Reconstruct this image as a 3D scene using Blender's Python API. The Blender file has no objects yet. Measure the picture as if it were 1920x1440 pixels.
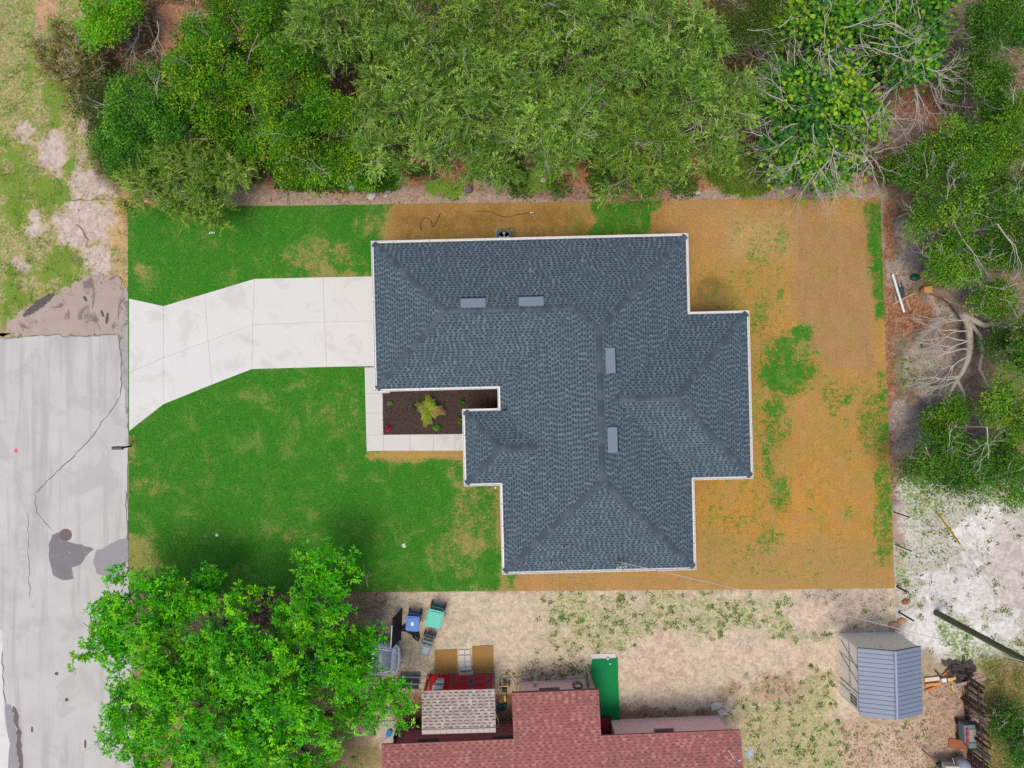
import bpy, math, random
import numpy as np
from mathutils import Matrix, Vector

# ------------------------------------------------------------------ camera, sky, sun, exposure
scene = bpy.context.scene
CAM_H = 39.0
cam_data = bpy.data.cameras.new("camera")
cam_data.lens = 25.0; cam_data.sensor_width = 36.0; cam_data.sensor_fit = 'HORIZONTAL'
cam_data.clip_start = 0.5; cam_data.clip_end = 1500.0
cam = bpy.data.objects.new("camera", cam_data)
cam.location = (0, 0, CAM_H)
scene.collection.objects.link(cam); scene.camera = cam

SUN_EL, SUN_AZ = math.radians(74), math.radians(208)      # azimuth clockwise from +Y (picture up)
world = bpy.data.worlds.new("World"); scene.world = world; world.use_nodes = True
wn = world.node_tree.nodes; wl = world.node_tree.links; wn.clear()
sky = wn.new('ShaderNodeTexSky'); sky.sky_type = 'NISHITA'; sky.sun_disc = False
sky.sun_elevation = SUN_EL; sky.sun_rotation = SUN_AZ
sky.air_density = 1.0; sky.dust_density = 3.0; sky.ozone_density = 0.3
bg = wn.new('ShaderNodeBackground'); bg.inputs['Strength'].default_value = 0.145
wo = wn.new('ShaderNodeOutputWorld')
wl.new(sky.outputs[0], bg.inputs[0]); wl.new(bg.outputs[0], wo.inputs[0])
sun_data = bpy.data.lights.new("sun", 'SUN'); sun_data.energy = 1.75; sun_data.angle = math.radians(24)
sun_data.color = (1.0, 0.93, 0.82)
sun = bpy.data.objects.new("sun", sun_data)
sd = Vector((math.sin(SUN_AZ)*math.cos(SUN_EL), math.cos(SUN_AZ)*math.cos(SUN_EL), math.sin(SUN_EL)))
sun.rotation_euler = sd.to_track_quat('Z', 'Y').to_euler(); sun.location = sd*60
scene.collection.objects.link(sun)
vs = scene.view_settings
vs.view_transform = 'Standard'; vs.look = 'None'; vs.gamma = 1.0; vs.use_curve_mapping = False
vs.exposure = 0.33
scene.cycles.max_bounces = 6; scene.cycles.transparent_max_bounces = 4
scene.cycles.use_denoising = False

# ------------------------------------------------------------------ helpers
random.seed(7); RNG = np.random.default_rng(7)
PPM = 1920*25.0/(36*CAM_H)             # photograph pixels per metre on the ground
LIT = 1.45                             # how much brighter a lit horizontal surface reads than its albedo
def P(px, py, z=0.0):
    k = (CAM_H-z)/CAM_H/PPM
    return ((px-960)*k, (720-py)*k, z)
def lin(c):
    c = c/255.0
    return c/12.92 if c <= 0.04045 else ((c+0.055)/1.055)**2.4
def C(r, g, b, k=1.0):
    return tuple(min(0.85, lin(v)/LIT*k) for v in (r, g, b))
def vnoise(x, y, s, seed):
    r = np.random.default_rng(seed).random((256, 256))
    x = np.asarray(x, float)*s+57.3; y = np.asarray(y, float)*s+91.7
    i = np.floor(x).astype(int); j = np.floor(y).astype(int)
    fx = x-i; fy = y-j; fx = fx*fx*(3-2*fx); fy = fy*fy*(3-2*fy)
    a = r[i % 256, j % 256]; b = r[(i+1) % 256, j % 256]; c = r[i % 256, (j+1) % 256]; d = r[(i+1) % 256, (j+1) % 256]
    return (a*(1-fx)+b*fx)*(1-fy)+(c*(1-fx)+d*fx)*fy
def fbm(x, y, s, seed, o=4):
    t = 0; w = 0; a = 1.0
    for k in range(o):
        t = t+a*vnoise(x, y, s*2**k, seed+k*13); w += a; a *= 0.55
    return t/w
def sstep(e0, e1, v):
    t = np.clip((v-e0)/(e1-e0), 0, 1); return t*t*(3-2*t)
def sdist(poly, X, Y):
    """signed distance to a polygon, positive inside"""
    X = np.asarray(X, float); Y = np.asarray(Y, float)
    d = np.full(X.shape, 1e9); ins = np.zeros(X.shape, bool); n = len(poly)
    for i in range(n):
        ax, ay = poly[i]; bx, by = poly[(i+1) % n]
        ex, ey = bx-ax, by-ay; L = ex*ex+ey*ey+1e-12
        t = np.clip(((X-ax)*ex+(Y-ay)*ey)/L, 0, 1)
        d = np.minimum(d, np.hypot(X-ax-t*ex, Y-ay-t*ey))
        c = ((ay > Y) != (by > Y)) & (X < (bx-ax)*(Y-ay)/((by-ay) if abs(by-ay) > 1e-9 else 1e-9)+ax)
        ins ^= c
    return np.where(ins, d, -d)
def ell(cx, cy, rx, ry, n=18, a=0):
    a = math.radians(a)
    return [(cx+rx*math.cos(t)*math.cos(a)-ry*math.sin(t)*math.sin(a), cy+rx*math.cos(t)*math.sin(a)+ry*math.sin(t)*math.cos(a))
            for t in [2*math.pi*k/n for k in range(n)]]
def rect(x0, y0, x1, y1): return [(x0, y0), (x1, y0), (x1, y1), (x0, y1)]

COL = scene.collection
def link(o): COL.objects.link(o); return o
def tag(o, label, cat, group=None, kind=None):
    o["label"] = label
    if cat: o["category"] = cat
    if group: o["group"] = group
    if kind: o["kind"] = kind
    return o
def thing(name, label, cat, loc=(0, 0, 0), rot=0, group=None):
    o = bpy.data.objects.new(name, None); o.empty_display_size = 0.2; link(o)
    o.location = loc; o.rotation_euler = (0, 0, math.radians(rot))
    return tag(o, label, cat, group)
def copy_tree(o, parent=None):
    c = o.copy(); link(c); c.parent = parent
    for ch in list(o.children): copy_tree(ch, c)
    return c

# ---- materials
MATS = {}
def nn(t, kind, **kw):
    n = t.nodes.new(kind)
    for k, v in kw.items(): setattr(n, k, v)
    return n
def mathn(t, op, a, b=None, clamp=False):
    n = nn(t, 'ShaderNodeMath', operation=op, use_clamp=clamp)
    for i, v in enumerate((a, b)):
        if v is None: continue
        if isinstance(v, (int, float)): n.inputs[i].default_value = v
        else: t.links.new(v, n.inputs[i])
    return n.outputs[0]
def mixc(t, fac, a, b, mode='MIX'):
    n = nn(t, 'ShaderNodeMix', data_type='RGBA', blend_type=mode)
    for i, v in ((0, fac), (6, a), (7, b)):
        if isinstance(v, (int, float)): n.inputs[i].default_value = v
        elif isinstance(v, tuple): n.inputs[i].default_value = v+(1,) if len(v) == 3 else v
        else: t.links.new(v, n.inputs[i])
    return n.outputs[2]
def noise(t, scale, detail=3, rough=0.55, vec=None, dist=0):
    n = nn(t, 'ShaderNodeTexNoise'); n.inputs['Scale'].default_value = scale
    n.inputs['Detail'].default_value = detail; n.inputs['Roughness'].default_value = rough; n.inputs['Distortion'].default_value = dist
    if vec is not None: t.links.new(vec, n.inputs['Vector'])
    return n.outputs['Fac']
def ramp(t, v, a, b):
    n = nn(t, 'ShaderNodeMapRange', interpolation_type='SMOOTHSTEP')
    n.inputs['From Min'].default_value = a; n.inputs['From Max'].default_value = b
    t.links.new(v, n.inputs['Value']); return n.outputs[0]
def pos(t):
    return nn(t, 'ShaderNodeNewGeometry').outputs['Position']
def base_mat(name):
    m = bpy.data.materials.new(name); m.use_nodes = True; t = m.node_tree
    b = t.nodes['Principled BSDF']; MATS[name] = m
    return m, t, b
def bump(t, b, h, strength, dist):
    n = nn(t, 'ShaderNodeBump'); n.inputs['Strength'].default_value = strength; n.inputs['Distance'].default_value = dist
    t.links.new(h, n.inputs['Height']); t.links.new(n.outputs[0], b.inputs['Normal'])
def mat(name, col=None, rough=0.7, var=0.25, scale=3.0, fine=40.0, metal=0.0, bmp=0.0, attr=None, spec=0.3, stain=None):
    """plain colour (or the colour attribute) broken by two sizes of noise, optional stain colour"""
    if name in MATS: return MATS[name]
    m, t, b = base_mat(name); p = pos(t)
    if attr:
        a = nn(t, 'ShaderNodeAttribute', attribute_name=attr); c = a.outputs['Color']
    else:
        c = mixc(t, 0.0, tuple(col), tuple(col))
    n1 = noise(t, scale, 4, 0.6, p); n2 = noise(t, fine, 2, 0.6, p)
    f = mathn(t, 'ADD', mathn(t, 'MULTIPLY', n1, 0.6), mathn(t, 'MULTIPLY', n2, 0.4))
    f = mathn(t, 'ADD', mathn(t, 'MULTIPLY', f, 2*var), 1-var)
    v = nn(t, 'ShaderNodeVectorMath', operation='SCALE'); t.links.new(c, v.inputs[0]); t.links.new(f, v.inputs['Scale'])
    out = v.outputs[0]
    if stain:
        s = ramp(t, noise(t, stain[1], 5, 0.65, p, 0.6), stain[2], stain[2]+0.12)
        out = mixc(t, mathn(t, 'MULTIPLY', s, stain[3]), out, stain[0])
    t.links.new(out, b.inputs['Base Color'])
    b.inputs['Roughness'].default_value = rough; b.inputs['Metallic'].default_value = metal
    b.inputs['Specular IOR Level'].default_value = spec
    if bmp: bump(t, b, n2, 0.5, bmp)
    return m
def leaf_mat(name, trans=0.3, rough=0.5, spec=0.25):
    if name in MATS: return MATS[name]
    m, t, b = base_mat(name)
    a = nn(t, 'ShaderNodeAttribute', attribute_name='Col')
    t.links.new(a.outputs['Color'], b.inputs['Base Color'])
    b.inputs['Roughness'].default_value = rough; b.inputs['Specular IOR Level'].default_value = spec
    tr = nn(t, 'ShaderNodeBsdfTranslucent')
    t.links.new(mixc(t, 1.0, a.outputs['Color'], (1.0, 1.0, 0.55), 'MULTIPLY'), tr.inputs['Color'])
    mx = nn(t, 'ShaderNodeMixShader'); mx.inputs[0].default_value = trans
    o = t.nodes['Material Output']
    t.links.new(b.outputs[0], mx.inputs[1]); t.links.new(tr.outputs[0], mx.inputs[2]); t.links.new(mx.outputs[0], o.inputs[0])
    return m

# ---- meshes
class MB:
    def __init__(s): s.v = []; s.f = []; s.c = []
    def face(s, pts, col=None):
        n = len(s.v); s.v += [tuple(p) for p in pts]; s.f.append(tuple(range(n, n+len(pts)))); s.c.append(col)
    def add(s, vs, fs, col=None):
        n = len(s.v); s.v += [tuple(p) for p in vs]
        for f in fs: s.f.append(tuple(i+n for i in f)); s.c.append(col)
    def box(s, c, size, rz=0, col=None, taper=1.0, mtx=None):
        x, y, z = (v/2 for v in size)
        vs_ = [Vector((sx*x*(taper if sz > 0 else 1), sy*y*(taper if sz > 0 else 1), sz*z)) for sz in (-1, 1) for sx, sy in ((-1, -1), (1, -1), (1, 1), (-1, 1))]
        R = mtx if mtx is not None else Matrix.Rotation(math.radians(rz), 3, 'Z')
        vs_ = [R @ v+Vector(c) for v in vs_]
        s.add(vs_, [(3, 2, 1, 0), (4, 5, 6, 7), (0, 1, 5, 4), (1, 2, 6, 5), (2, 3, 7, 6), (3, 0, 4, 7)], col); return s
    def bar(s, a, b, w, h, col=None):
        a = Vector(a); b = Vector(b); d = b-a
        q = d.to_track_quat('X', 'Z').to_matrix()
        return s.box((a+b)/2, (d.length, w, h), col=col, mtx=q)
    def tube(s, pts, rad, sides=6, col=None, cap=True):
        pts = [Vector(p) for p in pts]
        rad = list(rad) if hasattr(rad, '__len__') else [rad]*len(pts)
        rings = []; ref = None
        for i, p in enumerate(pts):
            d = (pts[min(i+1, len(pts)-1)]-pts[max(i-1, 0)]).normalized()
            if ref is None: ref = d.orthogonal().normalized()
            ref = (ref-d*ref.dot(d)); ref = ref.normalized() if ref.length > 1e-6 else d.orthogonal().normalized()
            bi = d.cross(ref)
            rings.append([p+(ref*math.cos(2*math.pi*k/sides)+bi*math.sin(2*math.pi*k/sides))*rad[i] for k in range(sides)])
        vs_ = [v for r in rings for v in r]; fs = []
        for i in range(len(pts)-1):
            for k in range(sides):
                a = i*sides+k; b = i*sides+(k+1) % sides
                fs.append((a, b, b+sides, a+sides))
        if cap:
            fs.append(tuple(range(sides-1, -1, -1))); fs.append(tuple(range((len(pts)-1)*sides, len(pts)*sides)))
        s.add(vs_, fs, col); return s
    def lathe(s, prof, c=(0, 0, 0), n=16, col=None, sx=1, sy=1):
        vs_ = []; fs = []
        for r, z in prof:
            for k in range(n):
                a = 2*math.pi*k/n; vs_.append((c[0]+r*sx*math.cos(a), c[1]+r*sy*math.sin(a), c[2]+z))
        for i in range(len(prof)-1):
            for k in range(n):
                a = i*n+k; b = i*n+(k+1) % n; fs.append((a, b, b+n, a+n))
        fs.append(tuple(range(n-1, -1, -1))); fs.append(tuple(range((len(prof)-1)*n, len(prof)*n)))
        s.add(vs_, fs, col); return s
    def prism(s, poly, z0, z1, col=None):
        n = len(poly); a = sum(poly[i][0]*poly[(i+1) % n][1]-poly[(i+1) % n][0]*poly[i][1] for i in range(n))
        if a < 0: poly = poly[::-1]
        vs_ = [(x, y, z0) for x, y in poly]+[(x, y, z1) for x, y in poly]
        s.add(vs_, [tuple(range(n-1, -1, -1)), tuple(range(n, 2*n))]+[(i, (i+1) % n, n+(i+1) % n, n+i) for i in range(n)], col); return s
    def mesh(s, name, m, smooth=False):
        me = bpy.data.meshes.new(name); me.from_pydata(s.v, [], s.f)
        if any(c is not None for c in s.c):
            at = me.color_attributes.new('Col', 'FLOAT_COLOR', 'CORNER'); arr = []
            for f, c in zip(s.f, s.c):
                c = c or (0.5, 0.5, 0.5); arr += [c[0], c[1], c[2], 1.0]*len(f)
            at.data.foreach_set('color', arr)
        me.materials.append(m)
        if smooth: me.polygons.foreach_set('use_smooth', [True]*len(me.polygons))
        me.update(); return me
    def build(s, name, m, parent=None, smooth=False, bevel=0, loc=None):
        o = bpy.data.objects.new(name, s.mesh(name, m, smooth)); link(o); o.parent = parent
        if loc: o.location = loc
        if bevel:
            b = o.modifiers.new('bevel', 'BEVEL'); b.width = bevel; b.segments = 2; b.limit_method = 'ANGLE'
        return o
def np_mesh(name, verts, quads, m, col=None, fattr=None, parent=None, smooth=False):
    me = bpy.data.meshes.new(name); nv = len(verts); nf = len(quads); k = quads.shape[1]
    me.vertices.add(nv); me.vertices.foreach_set('co', np.ascontiguousarray(verts, np.float32).ravel())
    me.loops.add(nf*k); me.loops.foreach_set('vertex_index', np.ascontiguousarray(quads, np.int32).ravel())
    me.polygons.add(nf); me.polygons.foreach_set('loop_start', np.arange(0, nf*k, k, dtype=np.int32))
    try: me.polygons.foreach_set('loop_total', np.full(nf, k, np.int32))
    except Exception: pass
    if col is not None:
        at = me.color_attributes.new('Col', 'FLOAT_COLOR', 'POINT')
        c4 = np.ones((nv, 4), np.float32); c4[:, :3] = col; at.data.foreach_set('color', c4.ravel())
    for kx, a in (fattr or {}).items():
        at = me.attributes.new(kx, 'FLOAT', 'POINT'); at.data.foreach_set('value', np.ascontiguousarray(a, np.float32))
    me.materials.append(m); me.update(calc_edges=True)
    me.polygons.foreach_set('use_smooth', np.full(nf, bool(smooth)))
    o = bpy.data.objects.new(name, me); link(o); o.parent = parent
    return o
def unit(a): return a/np.maximum(np.linalg.norm(a, axis=1, keepdims=True), 1e-9)
def leaf_geo(base, d, nrm, L, W, col, mid=0.45, droop=0.12):
    """one folded four-cornered leaf for each row"""
    d = unit(d); side = unit(np.cross(d, nrm)); up = np.cross(side, d)
    L = L[:, None]; W = W[:, None]
    v0 = base; v2 = base+d*L-up*L*droop
    m = base+d*L*mid; v1 = m+side*W/2+up*W*0.12; v3 = m-side*W/2+up*W*0.12
    V = np.stack([v0, v1, v2, v3], 1).reshape(-1, 3)
    Q = np.arange(len(V)).reshape(-1, 4)
    return V, Q, np.repeat(col, 4, axis=0)
def jag(pts, step=14, amp=3.0, closed=True, seed=1):
    """subdivide a pixel outline and roughen it"""
    r = random.Random(seed); out = []; n = len(pts)
    for i in range(n if closed else n-1):
        a = pts[i]; b = pts[(i+1) % n]; L = math.hypot(b[0]-a[0], b[1]-a[1]); k = max(1, int(L/step))
        for j in range(k):
            t = j/k; x = a[0]+(b[0]-a[0])*t; y = a[1]+(b[1]-a[1])*t
            if j: x += r.uniform(-amp, amp); y += r.uniform(-amp, amp)
            out.append((x, y))
    if not closed: out.append(pts[-1])
    return out
def sheet(name, pts_px, z, m, thick=0.0):
    w = [P(x, y)[:2] for x, y in pts_px]; mb = MB()
    if thick: mb.prism(w, z-thick, z)
    else:
        n = len(w); a = sum(w[i][0]*w[(i+1) % n][1]-w[(i+1) % n][0]*w[i][1] for i in range(n))
        if a < 0: w = w[::-1]
        mb.face([(x, y, z) for x, y in w])
    return mb.build(name, m)
def ribbon(pts_px, w_px, z, m, name, parent=None, seed=3):
    r = random.Random(seed); mb = MB(); pts = [Vector(P(x, y, 0)) for x, y in pts_px]; L = []; R = []
    for i, p in enumerate(pts):
        d = (pts[min(i+1, len(pts)-1)]-pts[max(i-1, 0)]).normalized(); nrm = Vector((-d.y, d.x, 0))
        w = w_px/PPM/2*r.uniform(0.5, 1.5)*(0.3 if i in (0, len(pts)-1) else 1)
        L.append(p+nrm*w); R.append(p-nrm*w)
    for i in range(len(pts)-1):
        mb.face([(v.x, v.y, z) for v in (R[i], R[i+1], L[i+1], L[i])])
    return mb.build(name, m, parent)

# ------------------------------------------------------------------ ground
LEFT, RIGHT, TOP, BOT = -29.5, 29.5, 22.5, -22.5
gx = np.concatenate([[-300, -120, -60, -38], np.arange(LEFT, RIGHT+.01, 0.15), [38, 60, 120, 300]])
gy = np.concatenate([[-300, -120, -50, -30], np.arange(BOT, TOP+.01, 0.15), [30, 50, 120, 300]])
GX, GY = np.meshgrid(gx, gy)
PX = 960+GX*PPM; PY = 720-GY*PPM
wob = (fbm(GX, GY, 0.35, 5, 4)-0.5)
wob2 = (fbm(GX, GY, 1.3, 9, 3)-0.5)+0.6*(fbm(GX, GY, 3.2, 19, 2)-0.5)
def zone(poly, feather=12, amp=60):
    return sstep(-feather, feather, sdist(poly, PX, PY)+wob*amp+wob2*amp*0.9)
gc = np.zeros(GX.shape+(3,)); weed = np.zeros(GX.shape); lit = np.zeros(GX.shape)
gc[:] = C(176, 156, 130)
def paint(poly, col, feather=12, amp=50, w=None, l=None, op=1.0):
    global gc, weed, lit
    m = zone(poly, feather, amp)*op
    if col: gc = gc*(1-m[..., None])+np.array(C(*col))*m[..., None]
    if w is not None: weed = weed*(1-m)+w*m
    if l is not None: lit = lit*(1-m)+l*m
BIG = 9000
# wild strip on the street side
paint(rect(-BIG, -BIG, 250, 640), (188, 166, 128), 6, 20, w=0.58, l=0.12)
paint(rect(40, -20, 66, 640), None, 14, 40, w=0.72)
paint(rect(-200, -20, 38, 640), None, 14, 40, w=0.60)
paint(rect(66, -20, 104, 150), (196, 158, 122), 10, 25, w=0.15)
for e in ((100, 292, 34, 42), (150, 335, 26, 34), (178, 345, 40, 40), (170, 412, 66, 46), (208, 300, 14, 50), (128, 440, 26, 22), (165, 240, 16, 30), (40, 490, 20, 30), (60, 430, 15, 40), (190, 490, 36, 30), (40, 255, 22, 25)):
    paint(ell(*e), (204, 188, 174), 5, 56, w=0.12)
for e in ((30, 340, 30, 90), (105, 505, 46, 40), (85, 360, 40, 34), (128, 315, 10, 26), (20, 545, 26, 50), (100, 130, 30, 100)):
    paint(ell(*e), (160, 152, 88), 8, 60, w=0.80)
paint(rect(205, 372, 245, 545), (198, 166, 120), 8, 50, w=0.40)
paint(rect(228, 378, 300, 405), (196, 146, 86), 5, 16, w=0.15)
# under the northern trees
paint(rect(170, -BIG, 1700, 350), (84, 76, 50), 14, 40, w=0.30, l=0.30)  # floor colour darkened so gaps between crowns look shaded
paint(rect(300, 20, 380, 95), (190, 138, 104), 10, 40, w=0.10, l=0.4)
paint([(490, 348), (720, 352), (1650, 340), (1660, 374), (250, 392), (490, 376)], (178, 156, 140), 6, 18, w=0.16, l=0.22)
for e in ((520, 345, 26, 18), (775, 318, 28, 26), (880, 320, 60, 34), (1075, 338, 26, 36), (1195, 360, 60, 14), (1315, 318, 36, 40), (1485, 300, 30, 22), (1600, 330, 60, 24), (640, 350, 40, 10)):
    paint(ell(*e), (196, 128, 96), 8, 26, w=0.06, l=0.9)
paint(ell(905, 330, 26, 20), (196, 176, 156), 6, 18, w=0.0, l=0.1)
paint(ell(1110, 362, 150, 14), (150, 122, 112), 6, 10, w=0.05, l=0.4)
for e in ((690, 290, 60, 40), (1400, 325, 70, 42), (1010, 340, 40, 16), (840, 350, 40, 16), (580, 330, 60, 16)):
    paint(ell(*e), (120, 140, 60), 8, 26, w=0.9, l=0.1)
# east side
paint(rect(1662, -BIG, BIG, 950), (130, 118, 100), 8, 26, w=0.22, l=0.35)
paint([(1700, 150), (1790, 120), (1760, 270), (1700, 350), (1640, 340)], (148, 108, 84), 12, 30, w=0.05, l=0.8)
paint(ell(1700, 260, 40, 40), (134, 116, 112), 10, 24, w=0.0, l=0.3)
paint(rect(1658, 370, 1676, 900), (150, 106, 82), 4, 10, w=0.05, l=0.7)
for e in ((1715, 440, 34, 50), (1690, 500, 16, 20), (1840, 560, 70, 40), (1760, 690, 60, 60), (1700, 800, 40, 50), (1760, 590, 40, 30)):
    paint(ell(*e), (170, 160, 150), 12, 50, w=0.05, l=0.25)
paint(ell(1705, 590, 40, 30), (140, 92, 62), 10, 26, w=0.0, l=1.0)
paint(ell(1720, 700, 50, 40), None, 10, 40, w=0.5)
# white sand lot
paint([(1684, 880), (1760, 900), (2200, 900), (2200, 1230), (1900, 1250), (1760, 1250), (1672, 1150)], (206, 199, 190), 12, 50, w=0.52, l=0.06)
for e in ((1800, 1115, 90, 40), (1850, 1000, 60, 40), (1740, 1180, 50, 40), (1880, 1180, 60, 30)):
    paint(ell(*e), (224, 219, 212), 10, 60, w=0.30, l=0.0)
paint(ell(1895, 1060, 40, 90), (206, 194, 184), 12, 30, w=0.2)
for e in ((1730, 930, 40, 50), (1840, 1240, 60, 30), (1790, 1180, 30, 26), (1690, 1060, 14, 50)):
    paint(ell(*e), None, 10, 30, w=0.62)
# southern yard
paint([(690, 1108), (1690, 1100), (1672, 1180), (1560, 1500), (1390, 1500), (1390, 1380), (700, 1400)], (210, 192, 166), 8, 20, w=0.10, l=0.10)
paint([(1010, 1108), (1570, 1104), (1560, 1200), (1420, 1225), (1300, 1190), (1170, 1235), (1100, 1240), (1000, 1200)], (202, 186, 156), 20, 70, w=0.54)
paint([(940, 1280), (1110, 1270), (1105, 1235), (950, 1255)], None, 8, 26, w=0.46, l=0.3)
paint(rect(1500, 1104, 1660, 1185), (186, 172, 158), 14, 40, w=0.36, l=0.2)
for e in ((1236, 1248, 62, 58), (1410, 1230, 90, 34), (1500, 1245, 80, 30), (1510, 1150, 36, 26)):
    paint(ell(*e), (212, 190, 166), 8, 40, w=0.03, l=0.12)
paint(rect(1150, 1330, 1345, 1350), (150, 128, 104), 6, 16, w=0.35, l=0.5)
paint([(1345, 1290), (1560, 1270), (1620, 1500), (1390, 1500)], (194, 178, 142), 14, 60, w=0.52, l=0.1)
paint(rect(1350, 1260, 1480, 1320), (182, 160, 132), 12, 60, w=0.35, l=0.25)
paint([(1570, 1345), (1740, 1352), (1800, 1500), (1600, 1500)], (196, 174, 148), 12, 60, w=0.30, l=0.3)
paint([(1735, 1260), (1840, 1260), (1860, 1500), (1740, 1440)], (182, 158, 134), 10, 40, w=0.15, l=0.35)
paint([(1840, 1250), (BIG, 1220), (BIG, BIG), (1860, BIG)], (176, 156, 108), 14, 40, w=0.58, l=0.35)
paint(rect(660, 1110, 720, 1200), (158, 140, 126), 8, 30, w=0.06, l=0.4)
paint(rect(735, 1290, 800, 1370), (142, 120, 96), 8, 20, w=0.05, l=0.5)
paint(rect(925, 1300, 965, 1370), (136, 114, 92), 6, 10, w=0.1, l=0.5)
# under the south-western tree
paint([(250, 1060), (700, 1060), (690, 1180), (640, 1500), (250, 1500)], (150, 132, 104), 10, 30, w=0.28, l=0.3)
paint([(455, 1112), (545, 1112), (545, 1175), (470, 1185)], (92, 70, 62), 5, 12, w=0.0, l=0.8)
paint(rect(640, 1395, 715, 1500), (170, 150, 110), 8, 20, w=0.5, l=0.1)

gm, t, b = base_mat('ground_soil'); p = pos(t)
ca = nn(t, 'ShaderNodeAttribute', attribute_name='Col').outputs['Color']
wa = nn(t, 'ShaderNodeAttribute', attribute_name='weed').outputs['Fac']
la = nn(t, 'ShaderNodeAttribute', attribute_name='litter').outputs['Fac']
n_big = noise(t, 0.9, 5, 0.6, p); n_mid = noise(t, 4.5, 4, 0.62, p, 0.4); n_fin = noise(t, 26, 3, 0.6, p); n_tuft = noise(t, 7.5, 3, 0.6, p)
f = mathn(t, 'ADD', mathn(t, 'MULTIPLY', n_mid, 0.75), mathn(t, 'ADD', mathn(t, 'MULTIPLY', n_fin, 0.4), mathn(t, 'MULTIPLY', n_big, 0.35)))
f = mathn(t, 'ADD', f, 0.25); f = mathn(t, 'MULTIPLY', f, mathn(t, 'ADD', 0.86, mathn(t, 'MULTIPLY', ramp(t, noise(t, 2.2, 6, 0.7, p, 0.8), 0.36, 0.6), 0.30)))
v = nn(t, 'ShaderNodeVectorMath', operation='SCALE'); t.links.new(ca, v.inputs[0]); t.links.new(f, v.inputs['Scale'])
# dry leaf specks
vo = nn(t, 'ShaderNodeTexVoronoi'); vo.inputs['Scale'].default_value = 11; t.links.new(p, vo.inputs['Vector'])
sepv = nn(t, 'ShaderNodeSeparateColor'); t.links.new(vo.outputs['Color'], sepv.inputs[0])
speck = mathn(t, 'MULTIPLY', ramp(t, mathn(t, 'ADD', sepv.outputs[0], mathn(t, 'MULTIPLY', la, 0.7)), 0.86, 0.95), 0.8)
litc = mixc(t, sepv.outputs[1], C(120, 84, 60), C(200, 150, 118))
c1 = mixc(t, mathn(t, 'MULTIPLY', speck, ramp(t, la, 0.02, 0.3)), v.outputs[0], litc)
# creeping weeds
wv = mathn(t, 'ADD', mathn(t, 'MULTIPLY', n_tuft, 0.62), mathn(t, 'ADD', mathn(t, 'MULTIPLY', n_mid, 0.3), mathn(t, 'MULTIPLY', n_fin, 0.25)))
wf = ramp(t, mathn(t, 'ADD', wv, mathn(t, 'MULTIPLY', wa, 0.55)), 0.87, 0.96)
grn = mixc(t, ramp(t, n_fin, 0.3, 0.7), C(74, 124, 34), C(142, 172, 64))
grn = mixc(t, mathn(t, 'MULTIPLY', ramp(t, n_big, 0.5, 0.72), 0.6), grn, C(172, 164, 84))
c2 = mixc(t, mathn(t, 'MULTIPLY', wf, 0.85), c1, grn)
t.links.new(c2, b.inputs['Base Color']); b.inputs['Roughness'].default_value = 0.95; b.inputs['Specular IOR Level'].default_value = 0.1
bump(t, b, mathn(t, 'ADD', n_mid, mathn(t, 'MULTIPLY', n_fin, 0.5)), 0.6, 0.05)
ny, nx = GX.shape
GZ = (fbm(GX, GY, 0.3, 21, 4)-0.5)*0.10-0.03
flat = zone([(236, 365), (1655, 365), (1682, 1110), (690, 1118), (236, 1118)], 14, 0)
flat = np.maximum(flat, zone(rect(-400, 505, 250, 3000), 8, 0))
flat = np.maximum(flat, zone([(690, 1290), (1390, 1270), (1390, 2000), (690, 2000)], 10, 0))
flat = np.maximum(flat, zone([(1560, 1170), (1740, 1170), (1740, 1350), (1560, 1350)], 10, 0))
GZ = GZ*(1-flat)-0.04*flat
GZ = np.where((np.abs(GX) > 30) | (np.abs(GY) > 23), -0.04, GZ)
idx = np.arange(nx*ny).reshape(ny, nx)
q = np.stack([idx[:-1, :-1], idx[:-1, 1:], idx[1:, 1:], idx[1:, :-1]], -1).reshape(-1, 4)
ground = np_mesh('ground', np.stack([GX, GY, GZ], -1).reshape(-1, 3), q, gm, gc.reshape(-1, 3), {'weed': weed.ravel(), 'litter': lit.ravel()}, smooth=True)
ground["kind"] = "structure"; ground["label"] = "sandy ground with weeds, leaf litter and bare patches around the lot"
def sample(arr, x, y):
    i = np.clip(np.searchsorted(gx, x)-1, 0, nx-1); j = np.clip(np.searchsorted(gy, y)-1, 0, ny-1)
    return arr[j, i]

# ------------------------------------------------------------------ sod
sm, t, b = base_mat('sod'); p = pos(t)
ca = nn(t, 'ShaderNodeAttribute', attribute_name='Col').outputs['Color']
ga = nn(t, 'ShaderNodeAttribute', attribute_name='green').outputs['Fac']
n1 = noise(t, 1.3, 4, 0.6, p); n2 = noise(t, 9, 3, 0.65, p); n3 = noise(t, 45, 2, 0.6, p); n4 = noise(t, 3.2, 4, 0.65, p, 0.5); n5 = noise(t, 0.8, 6, 0.68, p, 0.6)
fv = mathn(t, 'ADD', mathn(t, 'ADD', mathn(t, 'MULTIPLY', n2, 0.5), mathn(t, 'MULTIPLY', n3, 0.55)), 0.47)
v = nn(t, 'ShaderNodeVectorMath', operation='SCALE'); t.links.new(ca, v.inputs[0]); t.links.new(fv, v.inputs['Scale'])
gsum = mathn(t, 'ADD', ga, mathn(t, 'MULTIPLY', mathn(t, 'SUBTRACT', mathn(t, 'ADD', mathn(t, 'MULTIPLY', n4, 0.5), mathn(t, 'MULTIPLY', n2, 0.5)), 0.5), 2.1))
gf = ramp(t, gsum, 0.30, 0.74)
g1 = mixc(t, ramp(t, n3, 0.25, 0.75), C(40, 108, 24), C(82, 154, 46))
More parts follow.
